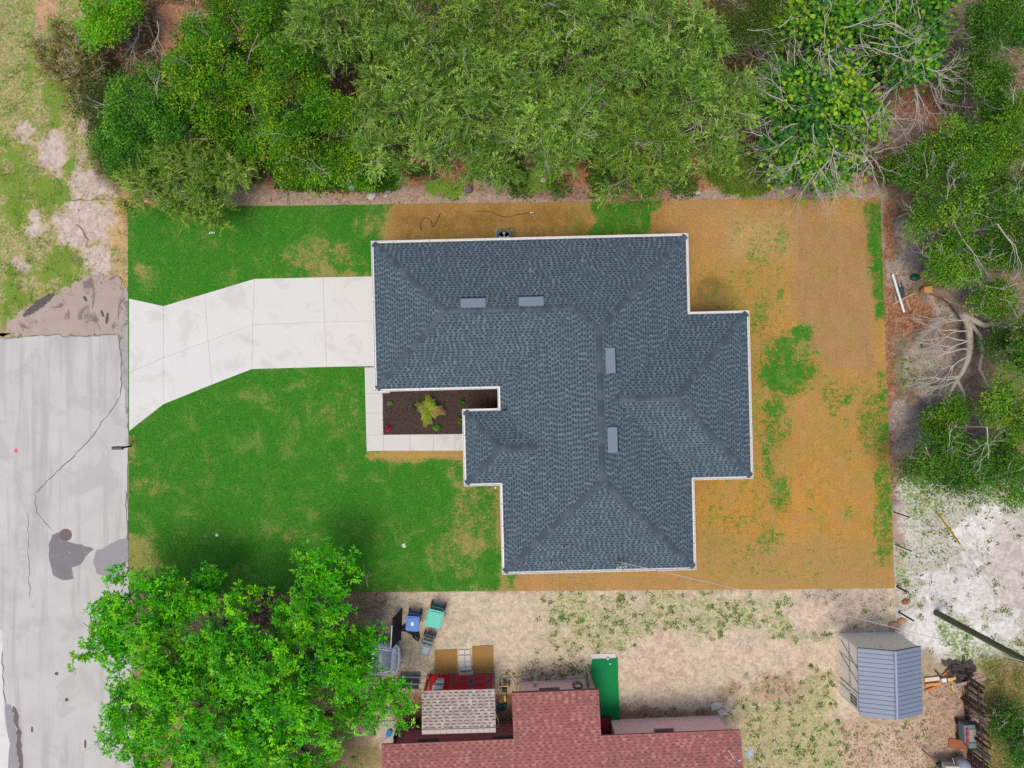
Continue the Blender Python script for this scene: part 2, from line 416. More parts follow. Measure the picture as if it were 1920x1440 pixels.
g1 = mixc(t, mathn(t, 'MULTIPLY', ramp(t, n1, 0.35, 0.7), 0.6), g1, C(58, 134, 28))
g1 = mixc(t, mathn(t, 'MULTIPLY', ramp(t, n4, 0.52, 0.75), 0.6), g1, C(104, 150, 60))
g1 = mixc(t, mathn(t, 'MULTIPLY', ramp(t, n5, 0.46, 0.62), 0.5), g1, C(88, 142, 46))
g1 = mixc(t, mathn(t, 'MULTIPLY', ramp(t, mathn(t, 'ADD', n5, mathn(t, 'MULTIPLY', n2, 0.5)), 0.80, 0.93), 0.5), g1, C(136, 156, 80))
vgs = nn(t, 'ShaderNodeVectorMath', operation='SCALE'); t.links.new(g1, vgs.inputs[0]); t.links.new(mathn(t, 'ADD', mathn(t, 'MULTIPLY', n3, 0.9), 0.55), vgs.inputs['Scale']); g1 = vgs.outputs[0]
brn = mixc(t, mathn(t, 'MULTIPLY', ramp(t, noise(t, 16, 4, 0.7, p), 0.56, 0.68), 0.55), v.outputs[0], C(128, 96, 46))
brn = mixc(t, mathn(t, 'MULTIPLY', ramp(t, noise(t, 6.5, 5, 0.7, p), 0.55, 0.7), 0.5), brn, C(220, 180, 116))
brn = mixc(t, mathn(t, 'MULTIPLY', ramp(t, noise(t, 60, 2, 0.6, p), 0.58, 0.66), 0.4), brn, C(110, 84, 42))
brn = mixc(t, mathn(t, 'MULTIPLY', ramp(t, n5, 0.44, 0.6), 0.45), brn, C(184, 148, 98))
brn = mixc(t, mathn(t, 'MULTIPLY', ramp(t, noise(t, 0.5, 5, 0.65, p, 0.5), 0.5, 0.66), 0.4), brn, C(164, 146, 68))
t.links.new(mixc(t, gf, brn, g1), b.inputs['Base Color'])
b.inputs['Roughness'].default_value = 0.9; b.inputs['Specular IOR Level'].default_value = 0.1
bump(t, b, mathn(t, 'ADD', n3, n2), 0.7, 0.025)
SOD = [(240, 390), (1650, 371), (1677, 1103), (242, 1113)]
sw = [P(*q_)[:2] for q_ in SOD]
def lerp_edge(a, b_, v_, ax):
    tt = (v_-a[ax])/(b_[ax]-a[ax]); return a[1-ax]+(b_[1-ax]-a[1-ax])*tt
GREEN = [(rect(200, 360, 728, 1140), 26, 0.86), ([(690, 840), (868, 848), (940, 912), (946, 1140), (690, 1140)], 16, 0.86), (rect(940, 1072, 970, 1125), 14, 0.75),
         (rect(1104, 376, 1222, 445), 10, 0.74), (rect(1165, 360, 1240, 400), 8, 0.7), ([(1606, 372), (1660, 372), (1664, 600), (1640, 600), (1632, 420)], 16, 0.72),
         (ell(1474, 680, 58, 72), 34, 0.72), (ell(1450, 790, 34, 60), 24, 0.62), (ell(1500, 625, 26, 26), 12, 0.7), (ell(1440, 860, 28, 56), 22, 0.58), (ell(1460, 925, 34, 56), 26, 0.56),
         (ell(1640, 790, 46, 70), 30, 0.52), (rect(1636, 690, 1672, 960), 20, 0.55), (ell(1570, 745, 44, 30), 24, 0.5), (rect(1640, 900, 1682, 1070), 18, 0.58), (ell(1640, 990, 20, 40), 16, 0.45),
         (rect(1296, 470, 1490, 1100), 40, 0.33), (rect(1480, 700, 1680, 1100), 40, 0.26), (rect(1350, 380, 1490, 500), 30, 0.32), (rect(1396, 560, 1450, 1000), 20, 0.40), (rect(1500, 380, 1640, 700), 20, 0.14), (ell(1590, 730, 60, 40), 30, 0.42), (rect(740, 376, 1110, 446), 10, 0.16), (rect(1060, 376, 1110, 446), 16, 0.4), (ell(1465, 440, 16, 60), 16, 0.5), (ell(1422, 590, 22, 44), 16, 0.5), (ell(1440, 1010, 40, 50), 30, 0.46), (ell(1430, 470, 40, 50), 30, 0.42), (ell(1420, 850, 16, 120), 14, 0.36), (ell(1335, 560, 30, 20), 12, 0.35)]
BROWN = [((198, 150, 72), rect(-BIG, -BIG, BIG, BIG), 1), ((180, 140, 72), rect(690, 360, 1260, 445), 14), ((156, 118, 58), rect(740, 396, 1110, 445), 20),  # north strip browns, darker toward the house: its shade painted in
         ((196, 148, 86), rect(1250, 360, 1640, 480), 24), ((182, 140, 92), [(1484, 400), (1638, 420), (1640, 700), (1560, 690), (1500, 640), (1490, 520)], 16),
         ((204, 168, 104), rect(1366, 400, 1478, 480), 24), ((150, 112, 52), ell(1335, 556, 40, 34), 14),  # dark ellipse paints the shade of the house's inner corner
         ((208, 150, 64), rect(1290, 880, 1640, 1010), 40), ((192, 150, 82), rect(1300, 1010, 1690, 1115), 30), ((198, 150, 90), rect(960, 1075, 1300, 1120), 16),
         ((158, 158, 84), [(200, 380), (730, 380), (730, 850), (960, 850), (966, 1140), (200, 1140)], 10), ((196, 158, 84), rect(690, 845, 866, 860), 6)]
def sod_attrs(X, Y):
    px = 960+X*PPM; py = 720-Y*PPM
    w1 = (fbm(X, Y, 0.8, 33, 3)-0.5)*36
    col = np.zeros(X.shape+(3,)); g = np.zeros(X.shape)
    for c_, poly, fe in BROWN:
        m_ = sstep(-fe, fe, sdist(poly, px, py)+w1*0.6)[..., None]; col = col*(1-m_)+np.array(C(*c_))*m_
    col = col*0.95+col.mean(-1, keepdims=True)*0.05*np.array([1.1, 1.0, .9])
    for poly, fe, a_ in GREEN:
        g = np.maximum(g, sstep(-fe, fe, sdist(poly, px, py)+w1)*a_)
    # thin, dry places in the front lawn
    for poly, k_ in ((rect(238, 1000, 290, 1090), 0.5), (ell(900, 960, 60, 80), 0.26), (ell(590, 480, 80, 30), 0.34), (ell(270, 520, 12, 20), 0.4), (rect(236, 815, 256, 870), 0.4), (rect(690, 846, 866, 862), 0.7), (ell(480, 740, 40, 16), 0.2),
                     (rect(500, 512, 694, 524), 0.5), (ell(700, 420, 40, 20), 0.25), (ell(280, 910, 40, 20), 0.3), (ell(870, 890, 40, 30), 0.25), (ell(640, 770, 40, 50), 0.16), (ell(850, 1040, 60, 40), 0.22), (rect(242, 395, 262, 560), 0.12), (rect(690, 1104, 960, 1120), 0.35), (ell(560, 1000, 30, 20), 0.2)):
        g = g-sstep(-12, 12, sdist(poly, px, py)+w1*0.8)*k_
    return col, g
def sod_piece(x0, y0, w, h, n_x=4, n_y=5):
    r = random.random; fr_ = x0 < P(735, 0)[0] or (x0 < P(955, 0)[0] and y0 < P(0, 770)[1])
    ga_ = -0.004 if fr_ else (-0.002 if r() < 0.8 else 0.001+0.006*r())
    xs = np.linspace(x0+ga_, x0+w-ga_, n_x); ys = np.linspace(y0+ga_, y0+h-ga_, n_y)
    X, Y = np.meshgrid(xs, ys)
    jx = (RNG.random(X.shape)-.5)*0.008; jy = (RNG.random(X.shape)-.5)*0.008
    X = X+jx; Y = Y+jy
    for _ in range(2):
        X = np.clip(X, lerp_edge(sw[0], sw[3], Y, 1), lerp_edge(sw[1], sw[2], Y, 1))
        Y = np.clip(Y, lerp_edge(sw[3], sw[2], X, 0), lerp_edge(sw[0], sw[1], X, 0))
    if X.max()-X.min() < 0.015 or Y.max()-Y.min() < 0.015: return None
    zt = 0.022+0.004*r(); Z = np.full(X.shape, zt)+RNG.random(X.shape)*0.006
    e_ = 0.0 if fr_ else 0.003*r(); Z[0, :] -= e_; Z[-1, :] -= e_; Z[:, 0] -= e_; Z[:, -1] -= e_
    V = np.stack([X, Y, Z], -1).reshape(-1, 3); I = np.arange(n_x*n_y).reshape(n_y, n_x)
    Q = np.stack([I[:-1, :-1], I[:-1, 1:], I[1:, 1:], I[1:, :-1]], -1).reshape(-1, 4)
    ring = list(I[0, :])+list(I[1:, -1])+list(I[-1, -2::-1])+list(I[-2:0:-1, 0]); k = len(ring); nb = len(V)
    low = V[ring].copy(); low[:, 2] = 0.0
    V = np.vstack([V, low]); S = np.array([(ring[i], nb+i, nb+(i+1) % k, ring[(i+1) % k]) for i in range(k)])
    return V, np.vstack([Q, S])
pieces = []
col_w, row_h = 0.41, 0.61; ci = 0; x = sw[0][0]-0.1
while x < max(q_[0] for q_ in sw):
    y = BOT-0.0+((ci*0.5) % 1)*row_h+random.uniform(-.05, .05); y = -11.6-row_h+(y % row_h)
    while y < 10.4:
        pc = sod_piece(x, y, col_w, row_h)
        if pc is not None: pieces.append((x+col_w/2, y+row_h/2, pc))
        y += row_h
    x += col_w; ci += 1
front = [q_ for q_ in pieces if q_[0] < P(735, 0)[0] or (q_[0] < P(955, 0)[0] and q_[1] < P(0, 770)[1])]
fids = set(id(q_) for q_ in front); back = [q_ for q_ in pieces if id(q_) not in fids]
def sod_obj(lst, name, parent=None):
    V = []; Q = []; n = 0; tint = []; spk_ = []
    for _, _, (v_, q_) in lst:
        V.append(v_); Q.append(q_+n); n += len(v_); tint.append(np.full(len(v_), random.uniform(-1, 1))); spk_.append(np.full(len(v_), 1.0 if random.random() < 0.03 else 0.0))
    V = np.vstack(V); Q = np.vstack(Q); tint = np.concatenate(tint); spk = np.concatenate(spk_)
    c_, g_ = sod_attrs(V[:, 0], V[:, 1])
    c_ = c_*(1+(0.07 if name != 'front_lawn' else 0.04)*tint)[:, None]; g_ = g_+0.10*tint*(g_ > 0.05)+spk*0.2*RNG.random(len(spk))*1.4
    return np_mesh(name, V, Q, sm, c_, {'green': g_}, parent)
fl = sod_obj(front, 'front_lawn'); fl["kind"] = "structure"; fl["label"] = "green sod lawn in front of the grey-roofed house"
def house_hidden(q_):
    return sdist([(700, 455), (1285, 445), (1290, 590), (1400, 590), (1406, 890), (1296, 895), (1300, 1062), (945, 1070), (940, 770), (868, 900), (868, 735), (705, 730)], 960+q_[0]*PPM, 720-q_[1]*PPM) > 50
back = [q_ for q_ in back if not house_hidden(q_)]
def score(q_):
    px = 960+q_[0]*PPM; py = 720-q_[1]*PPM
    return math.hypot((px-1545)/100, (py-720)/300)
back.sort(key=score)
single = [q_ for q_ in back[:300]]
bl = sod_obj(back[300:], 'back_lawn'); bl["kind"] = "structure"; bl["label"] = "dry orange-brown sod lawn laid around the back of the house"
for q_ in single: sod_obj([q_], 'sod_piece', bl)

# ------------------------------------------------------------------ paved surfaces
conc = mat('new_concrete', C(228, 226, 221), 0.85, 0.10, 0.6, 30, stain=(C(212, 208, 201), 0.7, 0.5, 0.6))
conc2 = mat('walk_concrete', C(222, 218, 211), 0.85, 0.07, 0.8, 30, stain=(C(204, 196, 188), 0.9, 0.55, 0.5))
def slab_set(name, label, quads, m, z, gap=0.004):
    root = bpy.data.objects.new(name, None); link(root); root["kind"] = "structure"; root["label"] = label
    for qd in quads:
        w = [P(*a_)[:2] for a_ in qd]; cx = sum(a_[0] for a_ in w)/len(w); cy = sum(a_[1] for a_ in w)/len(w)
        w2 = []
        for a_ in w:
            d = math.hypot(a_[0]-cx, a_[1]-cy); k = (d-gap)/d; w2.append((cx+(a_[0]-cx)*k, cy+(a_[1]-cy)*k))
        MB().prism(w2, -0.05, z+random.uniform(-.003, .003)).build('slab', m, root, bevel=0.008)
    return root
top = [(243, 560), (307, 574), (385, 551), (478, 523), (606, 520), (730, 518)]
mid = [(243, 698), (307, 671), (391, 640), (474, 609), (609, 604), (730, 601)]
low = [(243, 808), (307, 758), (398, 721), (473, 692), (613, 688), (730, 686)]
dq = []
for i in range(5):
    dq.append([top[i], top[i+1], mid[i+1], mid[i]]); dq.append([mid[i], mid[i+1], low[i+1], low[i]])
slab_set('driveway', 'pale new concrete driveway bending from the street to the garage', dq, conc, 0.055)
wq = [[(684, 689), (731, 688), (731, 737), (685, 738)], [(685, 738), (718, 737.4), (718, 774), (686, 775)], [(686, 775), (718, 774), (719, 815), (687, 816)],
      [(687, 816), (719, 815), (719.5, 845), (688, 846)], [(719, 815), (769, 814.6), (769, 845), (719.5, 845)], [(769, 814.6), (813, 814.2), (813, 845), (769, 845)], [(813, 814.2), (853, 813.8), (853, 845), (813, 845)], [(853, 813.8), (892, 813), (892, 845), (853, 845)]]
slab_set('walkway', 'pale concrete walkway wrapping the mulch bed', wq, conc2, 0.06)
# road
roadm = mat('old_road', C(206, 203, 199), 0.9, 0.26, 0.55, 70, stain=(C(186, 182, 178), 0.5, 0.5, 0.55))
def streaks(m, col, amount):
    t = m.node_tree; b0 = t.nodes['Principled BSDF']; src = b0.inputs['Base Color'].links[0].from_socket; p = pos(t)
    v = nn(t, 'ShaderNodeVectorMath', operation='MULTIPLY'); t.links.new(p, v.inputs[0]); v.inputs[1].default_value = (1.5, 0.10, 1.0)
    s = ramp(t, noise(t, 1.0, 5, 0.6, v.outputs[0], 0.3), 0.46, 0.66)
    sp = ramp(t, noise(t, 55, 2, 0.5, p), 0.60, 0.68)
    c0 = mixc(t, mathn(t, 'MULTIPLY', s, amount), src, col)
    t.links.new(mixc(t, mathn(t, 'MULTIPLY', sp, 0.35), c0, C(140, 136, 132)), b0.inputs['Base Color'])
streaks(roadm, C(176, 172, 168), 0.6)
dirtm = mat('road_dirt', C(184, 166, 154), 0.95, 0.25, 1.2, 40, stain=(C(112, 98, 96), 1.1, 0.54, 0.75))
crackm = mat('crack', C(132, 126, 122), 0.95, 0.3); patchm = mat('patch_asphalt', C(134, 130, 132), 0.9, 0.22, 1.6, 30, stain=(C(186, 184, 186), 2.2, 0.58, 0.8))
patch2 = mat('patch_worn', C(160, 157, 160), 0.9, 0.16, 1.2, 30, stain=(C(196, 193, 194), 1.4, 0.58, 0.7))
road = sheet('road', jag([(-300, 640), (4, 634), (100, 626), (115, 629), (222, 627), (229, 660), (233, 700), (240, 735), (240, 800), (238, 930), (240, 1010), (241, 1070), (252, 1440), (262, 2400), (-300, 2400)], 16, 1.5, True, 2), -0.004, roadm)
road["kind"] = "structure"; road["label"] = "worn pale grey street along the side of the lot"
strip = sheet('road_edge', jag([(222, 545), (238, 540), (242, 560), (242, 815), (238, 800), (234, 735), (227, 690), (224, 640), (219, 600)], 12, 2, True, 5), 0.000, mat('edge_grit', C(176, 170, 166), 0.95, 0.4, 2.5, 40, stain=(C(110, 102, 98), 1.5, 0.5, 0.7)))
strip["kind"] = "structure"; strip["label"] = "broken gritty edge of the street by the driveway"
dirt = sheet('dirt_apron', jag([(-300, 640), (4, 632), (20, 600), (60, 570), (150, 528), (160, 518), (225, 520), (236, 560), (228, 628), (115, 629), (100, 626)], 9, 5.0, True, 4), 0.004, dirtm)
dirt["kind"] = "structure"; dirt["label"] = "brown sandy dirt washed over the end of the street"
for pts, w_, s_ in (([(226, 742), (212, 765), (196, 785), (176, 815), (155, 838), (132, 862), (100, 892), (65, 925)], 1.5, 1), ([(65, 925), (68, 960), (80, 975), (98, 995)], 1.0, 2), ([(4, 636), (60, 630), (113, 627), (118, 632), (150, 630), (222, 627)], 1.6, 3),
                    ([(222, 627), (226, 660), (228, 700), (226, 742)], 1.8, 4), ([(52, 960), (54, 1060), (56, 1120)], 0.8, 5), ([(236, 920), (239, 990), (240, 1040)], 1.6, 6), ([(175, 530), (176, 560), (173, 580)], 3.0, 7), ([(222, 600), (226, 560), (232, 545)], 2.2, 8),
                    ([(4, 1220), (7, 1300), (12, 1322)], 1.6, 9), ([(178, 585), (182, 605), (190, 622)], 1.4, 10)):
    k = ribbon(jag(pts, 8, 1.6, False, s_), w_, 0.0085, crackm, 'crack', road)
a1 = sheet('asphalt_patch', jag([(98, 1003), (112, 997), (114, 1010), (128, 1016), (170, 1026), (176, 1030), (160, 1044), (150, 1060), (134, 1064), (138, 1085), (118, 1088), (99, 1078), (92, 1050), (91, 1020)], 8, 1.2, True, 3), 0.001, patchm)
a1["kind"] = "structure"; a1["label"] = "dark asphalt patch beside the manhole cover"
a2 = sheet('asphalt_patch', jag([(180, 1032), (200, 1024), (222, 1012), (240, 1007), (241, 1050), (234, 1066), (222, 1080), (204, 1083), (180, 1074), (175, 1050)], 8, 1.6, True, 6), 0.001, patch2)
a2["kind"] = "structure"; a2["label"] = "worn grey asphalt patch at the edge of the lawn"
kerb = sheet('concrete_apron', jag([(-300, 1180), (4, 1180), (5, 1250), (8, 1310), (9, 1350), (14, 1375), (19, 1395), (16, 1420), (14, 1500), (14, 1900), (-300, 1900)], 14, 1.2, True, 8), 0.003, conc, 0.03)
kerb["kind"] = "structure"; kerb["label"] = "white concrete apron at the far side of the street"
gut = sheet('gutter_strip', jag([(10, 1322), (20, 1321), (26, 1345), (33, 1385), (37, 1440), (40, 1900), (14, 1900), (16, 1420), (19, 1395), (11, 1350)], 10, 1.0, True, 9), 0.008, patch2)
gut["kind"] = "structure"; gut["label"] = "smooth grey strip of newer asphalt beside the white apron"
ribbon(jag([(25, 1324), (31, 1345), (36, 1380), (39, 1420), (41, 1500)], 7, 2.2, False, 12), 8, 0.010, mat('dark_dirt', C(120, 110, 106), .95, .5, 6), 'dirt_line', road)
dk = mat('dark_stain', C(104, 94, 92), 0.95, 0.4, 6)
for (cx, cy, rx, ry, s_) in ((106, 1263, 3.6, 3.4, 1), (125, 1312, 3.4, 3.4, 2), (160, 1395, 2.2, 9, 3), (60, 1368, 2, 6, 4)):
    o = sheet('stain', jag(ell(cx, cy, rx, ry, 10), 20, 0.6, True, s_), 0.0015, dk); o.parent = road
for (cx, cy, rx, ry, a_, s_) in ((72, 572, 36, 8, -36, 1), (201, 597, 3, 11, 8, 3), (192, 588, 2.5, 7, -20, 5), (160, 560, 3, 6, -30, 4)):
    o = sheet('stain', jag(ell(cx, cy, rx, ry, 22, a_), 2.2, 1.9, True, s_), 0.008, dk); o.parent = dirt
for pts, s_ in (([(118, 372), (135, 377), (150, 374), (168, 376), (186, 373), (205, 377)], 21), ([(140, 420), (155, 432), (165, 450), (160, 466)], 22), ([(100, 330), (112, 344), (116, 360)], 23)):
    ribbon(jag(pts, 7, 1.4, False, s_), 1.6, 0.03, crackm, 'crack', ground)
mh = thing('manhole_cover', 'round brown iron manhole cover beside the dark road patch', 'manhole cover', P(123, 1003, 0))
mh_m = mat('rust_iron', C(124, 106, 104), 0.7, 0.3, 8)
MB().lathe([(0.34, -0.02), (0.34, 0.006), (0.31, 0.010), (0.30, 0.004)], n=28).build('rim', mh_m, mh)
c_ = MB().lathe([(0.295, -0.01), (0.295, 0.012)], n=28)
for i in range(-3, 4):
    c_.box((0, i*0.075, 0.014), (2*math.sqrt(max(0.02, 0.28**2-(i*0.075)**2)), 0.02, 0.006))
c_.build('lid', mh_m, mh)
tag(sheet('paint_mark', jag(ell(30, 845, 3.6, 4.6, 12), 4, 1.0, True, 3), 0.002, mat('pink_paint', C(240, 110, 122), .8, .3, 12)), 'small pink survey paint mark sprayed on the road', 'paint mark')
# mulch bed
mul = mat('mulch', C(78, 62, 56), 0.95, 0.5, 9, 60, bmp=0.03)
bed = sheet('mulch_bed', [(718, 715), (719, 815), (892, 813), (892, 790), (960, 790), (955, 705)], 0.045, mul); bed["kind"] = "structure"; bed["label"] = "dark brown mulch bed between walkway and house"
N = 5200; bx = RNG.uniform(718, 955, N); by = RNG.uniform(712, 814, N); keep = ~((bx > 890) & (by > 785)); bx, by = bx[keep], by[keep]; N = len(bx)
base = np.stack([(bx-960)/PPM, (720-by)/PPM, RNG.uniform(0.045, 0.07, N)], 1); d = np.stack([RNG.normal(size=N), RNG.normal(size=N), RNG.normal(size=N)*0.25], 1)
cl = np.array([C(58, 44, 40), C(96, 76, 66), C(122, 98, 86), C(72, 54, 46)])[RNG.integers(0, 4, N)]
V, Q, c_ = leaf_geo(base, d, np.tile([0, 0, 1.0], (N, 1)), RNG.uniform(.05, .11, N), RNG.uniform(.018, .035, N), cl)
o = np_mesh('mulch_chips', V, Q, leaf_mat('chips', 0.0, 0.9, 0.1), c_); tag(o, 'loose brown bark chips on the mulch bed', None, kind='stuff')

# ------------------------------------------------------------------ shingled roofs
def clip_row(poly, n_hat, d, e0):
    """interval list along the eave direction where the plan polygon lies at distance d from the eave"""
    u = (-n_hat[1], n_hat[0]); xs = []
    n = len(poly)
    for i in range(n):
        a = poly[i]; b_ = poly[(i+1) % n]
        da = (a[0]-e0[0])*n_hat[0]+(a[1]-e0[1])*n_hat[1]-d; db = (b_[0]-e0[0])*n_hat[0]+(b_[1]-e0[1])*n_hat[1]-d
        if (da > 0) != (db > 0):
            tt = da/(da-db); x_ = a[0]+(b_[0]-a[0])*tt; y_ = a[1]+(b_[1]-a[1])*tt
            xs.append((x_-e0[0])*u[0]+(y_-e0[1])*u[1])
    xs.sort(); return [(xs[i], xs[i+1]) for i in range(0, len(xs)-1, 2)]
def shingle_face(mb, poly, n_hat, e0, z0, pitch, cols, expo=0.143, tab=(0.08, 0.14), gaps=(0.11, 0.18), band=0.35, seed=0):
    """courses of laminated shingles: a full strip for every course with random tabs laid over it"""
    r = random.Random(seed); u = (-n_hat[1], n_hat[0]); cs = 1/math.sqrt(1+pitch*pitch); step = expo*cs
    dmax = max((p_[0]-e0[0])*n_hat[0]+(p_[1]-e0[1])*n_hat[1] for p_ in poly); k = 0; d = 0.0
    def pt(s_, d_, h): return (e0[0]+u[0]*s_+n_hat[0]*d_, e0[1]+u[1]*s_+n_hat[1]*d_, z0+pitch*d_+h)
    while d < dmax-0.02:
        for (a, b_) in clip_row(poly, n_hat, d+step*0.5, e0):
            d1 = min(d+step, dmax); d0 = d-0.012
            seg = a
            while seg < b_-1e-6:
                se = min(b_, seg+r.uniform(0.85, 1.1)); c_ = cols[0]; kk = r.uniform(0.86, 1.12); c_ = tuple(v_*kk for v_ in c_)
                mb.face([pt(seg, d0, 0.012), pt(se, d0, 0.012), pt(se, d1, 0.006), pt(seg, d1, 0.006)], c_)
                mb.face([pt(seg, d0, 0.0), pt(se, d0, 0.0), pt(se, d0, 0.012), pt(seg, d0, 0.012)], c_)
                seg = se
            s_ = a-r.uniform(0, 0.2)
            while s_ < b_:
                w_ = r.uniform(*tab); e_ = s_+w_; gap_ = r.uniform(*gaps)
                x0 = max(a, s_); x1 = min(b_, e_)
                if x1-x0 > 0.03:
                    c_ = r.choice(cols[2:]); kk = r.uniform(0.9, 1.12); c_ = tuple(v_*kk for v_ in c_); h = 0.020
                    mb.face([pt(x0, d0, h), pt(x1, d0, h), pt(x1, d1, 0.010), pt(x0, d1, 0.010)], c_)
                    mb.face([pt(x0, d0, 0.012), pt(x1, d0, 0.012), pt(x1, d0, h), pt(x0, d0, h)], c_)
                    mb.face([pt(x0, d0, 0.012), pt(x0, d0, h), pt(x0, d1, 0.010)], c_); mb.face([pt(x1, d0, 0.012), pt(x1, d1, 0.010), pt(x1, d0, h)], c_)
                x0 = max(a, e_); x1 = min(b_, e_+gap_)
                if x1-x0 > 0.03:
                    kk = r.uniform(0.8, 1.15); c_ = tuple(v_*kk for v_ in cols[1]); dm = d0+(d1-d0)*band
                    mb.face([pt(x0, dm, 0.0125), pt(x1, dm, 0.0125), pt(x1, d1, 0.0085), pt(x0, d1, 0.0085)], c_)
                s_ = e_+gap_
        d += step; k += 1
shm = mat('shingle_granules', None, 0.95, 0.13, 2.0, 60, attr='Col', spec=0.15)
def seg_matrix(a, b_):
    d = (Vector(b_)-Vector(a)); x = d.normalized(); y = Vector((0, 0, 1)).cross(x).normalized(); z = x.cross(y)
    return Matrix((x, y, z)).transposed()
def ridge_caps(parent, a, b_, cap_mesh, step=0.26, lift=0.03):
    d = Vector(b_)-Vector(a); n = max(1, round(d.length/step)); M = seg_matrix(a, b_).to_4x4()
    for i in range(n):
        o = bpy.data.objects.new('ridge_cap', random.choice(cap_mesh)); link(o); o.parent = parent
        o.matrix_local = Matrix.Translation(Vector(a)+d*((i+0.5)/n)+Vector((0, 0, lift))) @ M
def cap_meshes(fall, m, cols, length=0.30, half=0.15):
    out = []
    for c_ in cols:
        mb = MB(); L = length/2
        for s_ in (-1, 1):
            pts = [(-L, 0, 0.022), (L, 0, 0.004), (L, s_*half, 0.004-fall*half), (-L, s_*half, 0.022-fall*half)]
            mb.face(pts if s_ < 0 else pts[::-1], c_)
            lo = [(-L, s_*half, 0.0-fall*half), (-L, 0, 0.0), (-L, 0, 0.022), (-L, s_*half, 0.022-fall*half)]
            mb.face(lo if s_ > 0 else lo[::-1], c_)
            ed = [(-L, s_*half, -0.01-fall*half), (L, s_*half, -0.02-fall*half), (L, s_*half, 0.004-fall*half), (-L, s_*half, 0.022-fall*half)]
            mb.face(ed, c_)
        out.append(mb.mesh('ridge_cap', m))
    return out

# ------------------------------------------------------------------ the new house
HZ = 2.75; PITCH = 0.5; S_ = 0.09
xW, xE, yN = -6.97+S_, 9.12-S_, 7.42-S_
yC, xD, yF, yG = 3.41-S_, 12.14-S_, -5.08+S_, -9.65+S_
xH, xJ, yJ, yK, yM = -0.70+S_, -2.53+S_, -5.11+S_, -1.265-S_, -0.18+S_
A_, B_, C_, D_, E_, F_, G_ = (xW, yN), (xE, yN), (xE, yC), (xD, yC), (xD, yF), (xE, yF), (xE, yG)
H_, I_, J_, K_, L_, M_, N_ = (xH, yG), (xH, yJ), (xJ, yJ), (xJ, yK), (xH, yK), (xH, yM), (xW, yM)
OUT = [A_, B_, C_, D_, E_, F_, G_, H_, I_, J_, K_, L_, M_, N_]      # clockwise seen from above
hm = (xE-xH)/2; rx = (xH+xE)/2; rN = (rx, yN-hm); rS = (rx, yG+hm)
hg = (yN-yM)/2; gp = (xW+hg, (yN+yM)/2); ge = (xH+hg, (yN+yM)/2)
hw = (yC-yF)/2; wp = (xD-hw, (yC+yF)/2); we = (xE-hw, (yC+yF)/2)
hn = (yK-yJ)/2; np_ = (xJ+hn, (yK+yJ)/2); ne = (xH+hn, (yK+yJ)/2)
house = thing('new_house', 'large single-storey house with grey-blue shingle hip roof and white gutters', 'house', (0, 0, 0), 1.4)
FACES = [([A_, gp, ge, rN, B_], (0, -1), A_), ([N_, gp, A_], (1, 0), N_), ([N_, M_, ge, gp], (0, 1), N_),
         ([ge, M_, L_, ne, I_, H_, rS, rN], (1, 0), H_), ([L_, K_, np_, ne], (0, -1), K_), ([K_, J_, np_], (1, 0), J_), ([J_, I_, ne, np_], (0, 1), J_),
         ([H_, G_, rS], (0, 1), H_), ([G_, F_, we, C_, B_, rN, rS], (-1, 0), G_), ([C_, D_, wp, we], (0, -1), C_), ([D_, E_, wp], (-1, 0), D_), ([E_, F_, we, wp], (0, 1), E_)]
def hz(p_, nh, e0): return HZ+PITCH*((p_[0]-e0[0])*nh[0]+(p_[1]-e0[1])*nh[1])
deck = MB(); shg = MB()
greys = [C(95, 111, 120), C(64, 77, 87), C(99, 115, 125), C(108, 124, 133), C(91, 107, 117)]
for i, (poly, nh, e0) in enumerate(FACES):
    pts = [(p_[0], p_[1], hz(p_, nh, e0)-0.01) for p_ in poly]
    v1 = Vector(pts[1])-Vector(pts[0]); v2 = Vector(pts[2])-Vector(pts[0])
    deck.face(pts if v1.cross(v2).z > 0 else pts[::-1])
    shingle_face(shg, poly, nh, e0, HZ, PITCH, greys, seed=i)
roof = deck.build('roof', mat('roof_deck', C(70, 82, 96), 0.95, 0.15), house)
o = shg.build('shingles', shm, roof); o["kind"] = "stuff"; o["label"] = "grey-blue laminated shingles laid in courses"
capc = [C(80, 92, 103), C(86, 98, 109), C(92, 104, 114), C(76, 88, 99)]
ridge_m = cap_meshes(PITCH, shm, capc); hip_m = cap_meshes(PITCH*0.707, shm, capc)
def z3(p_, h): return (p_[0], p_[1], HZ+PITCH*h)
ridge_caps(roof, z3(gp, hg), z3(ge, hg), ridge_m); ridge_caps(roof, z3(rS, hm), z3(rN, hm), ridge_m)
ridge_caps(roof, z3(wp, hw), z3(we, hw), ridge_m); ridge_caps(roof, z3(np_, hn), z3(ne, hn), ridge_m)
for lo_, hi_, h in ((A_, gp, hg), (N_, gp, hg), (B_, rN, hm), (G_, rS, hm), (H_, rS, hm), (D_, wp, hw), (E_, wp, hw), (K_, np_, hn), (J_, np_, hn)):
    ridge_caps(roof, z3(lo_, 0), z3(hi_, h), hip_m)
ridge_caps(roof, z3(ge, hg), z3(rN, hm), hip_m)
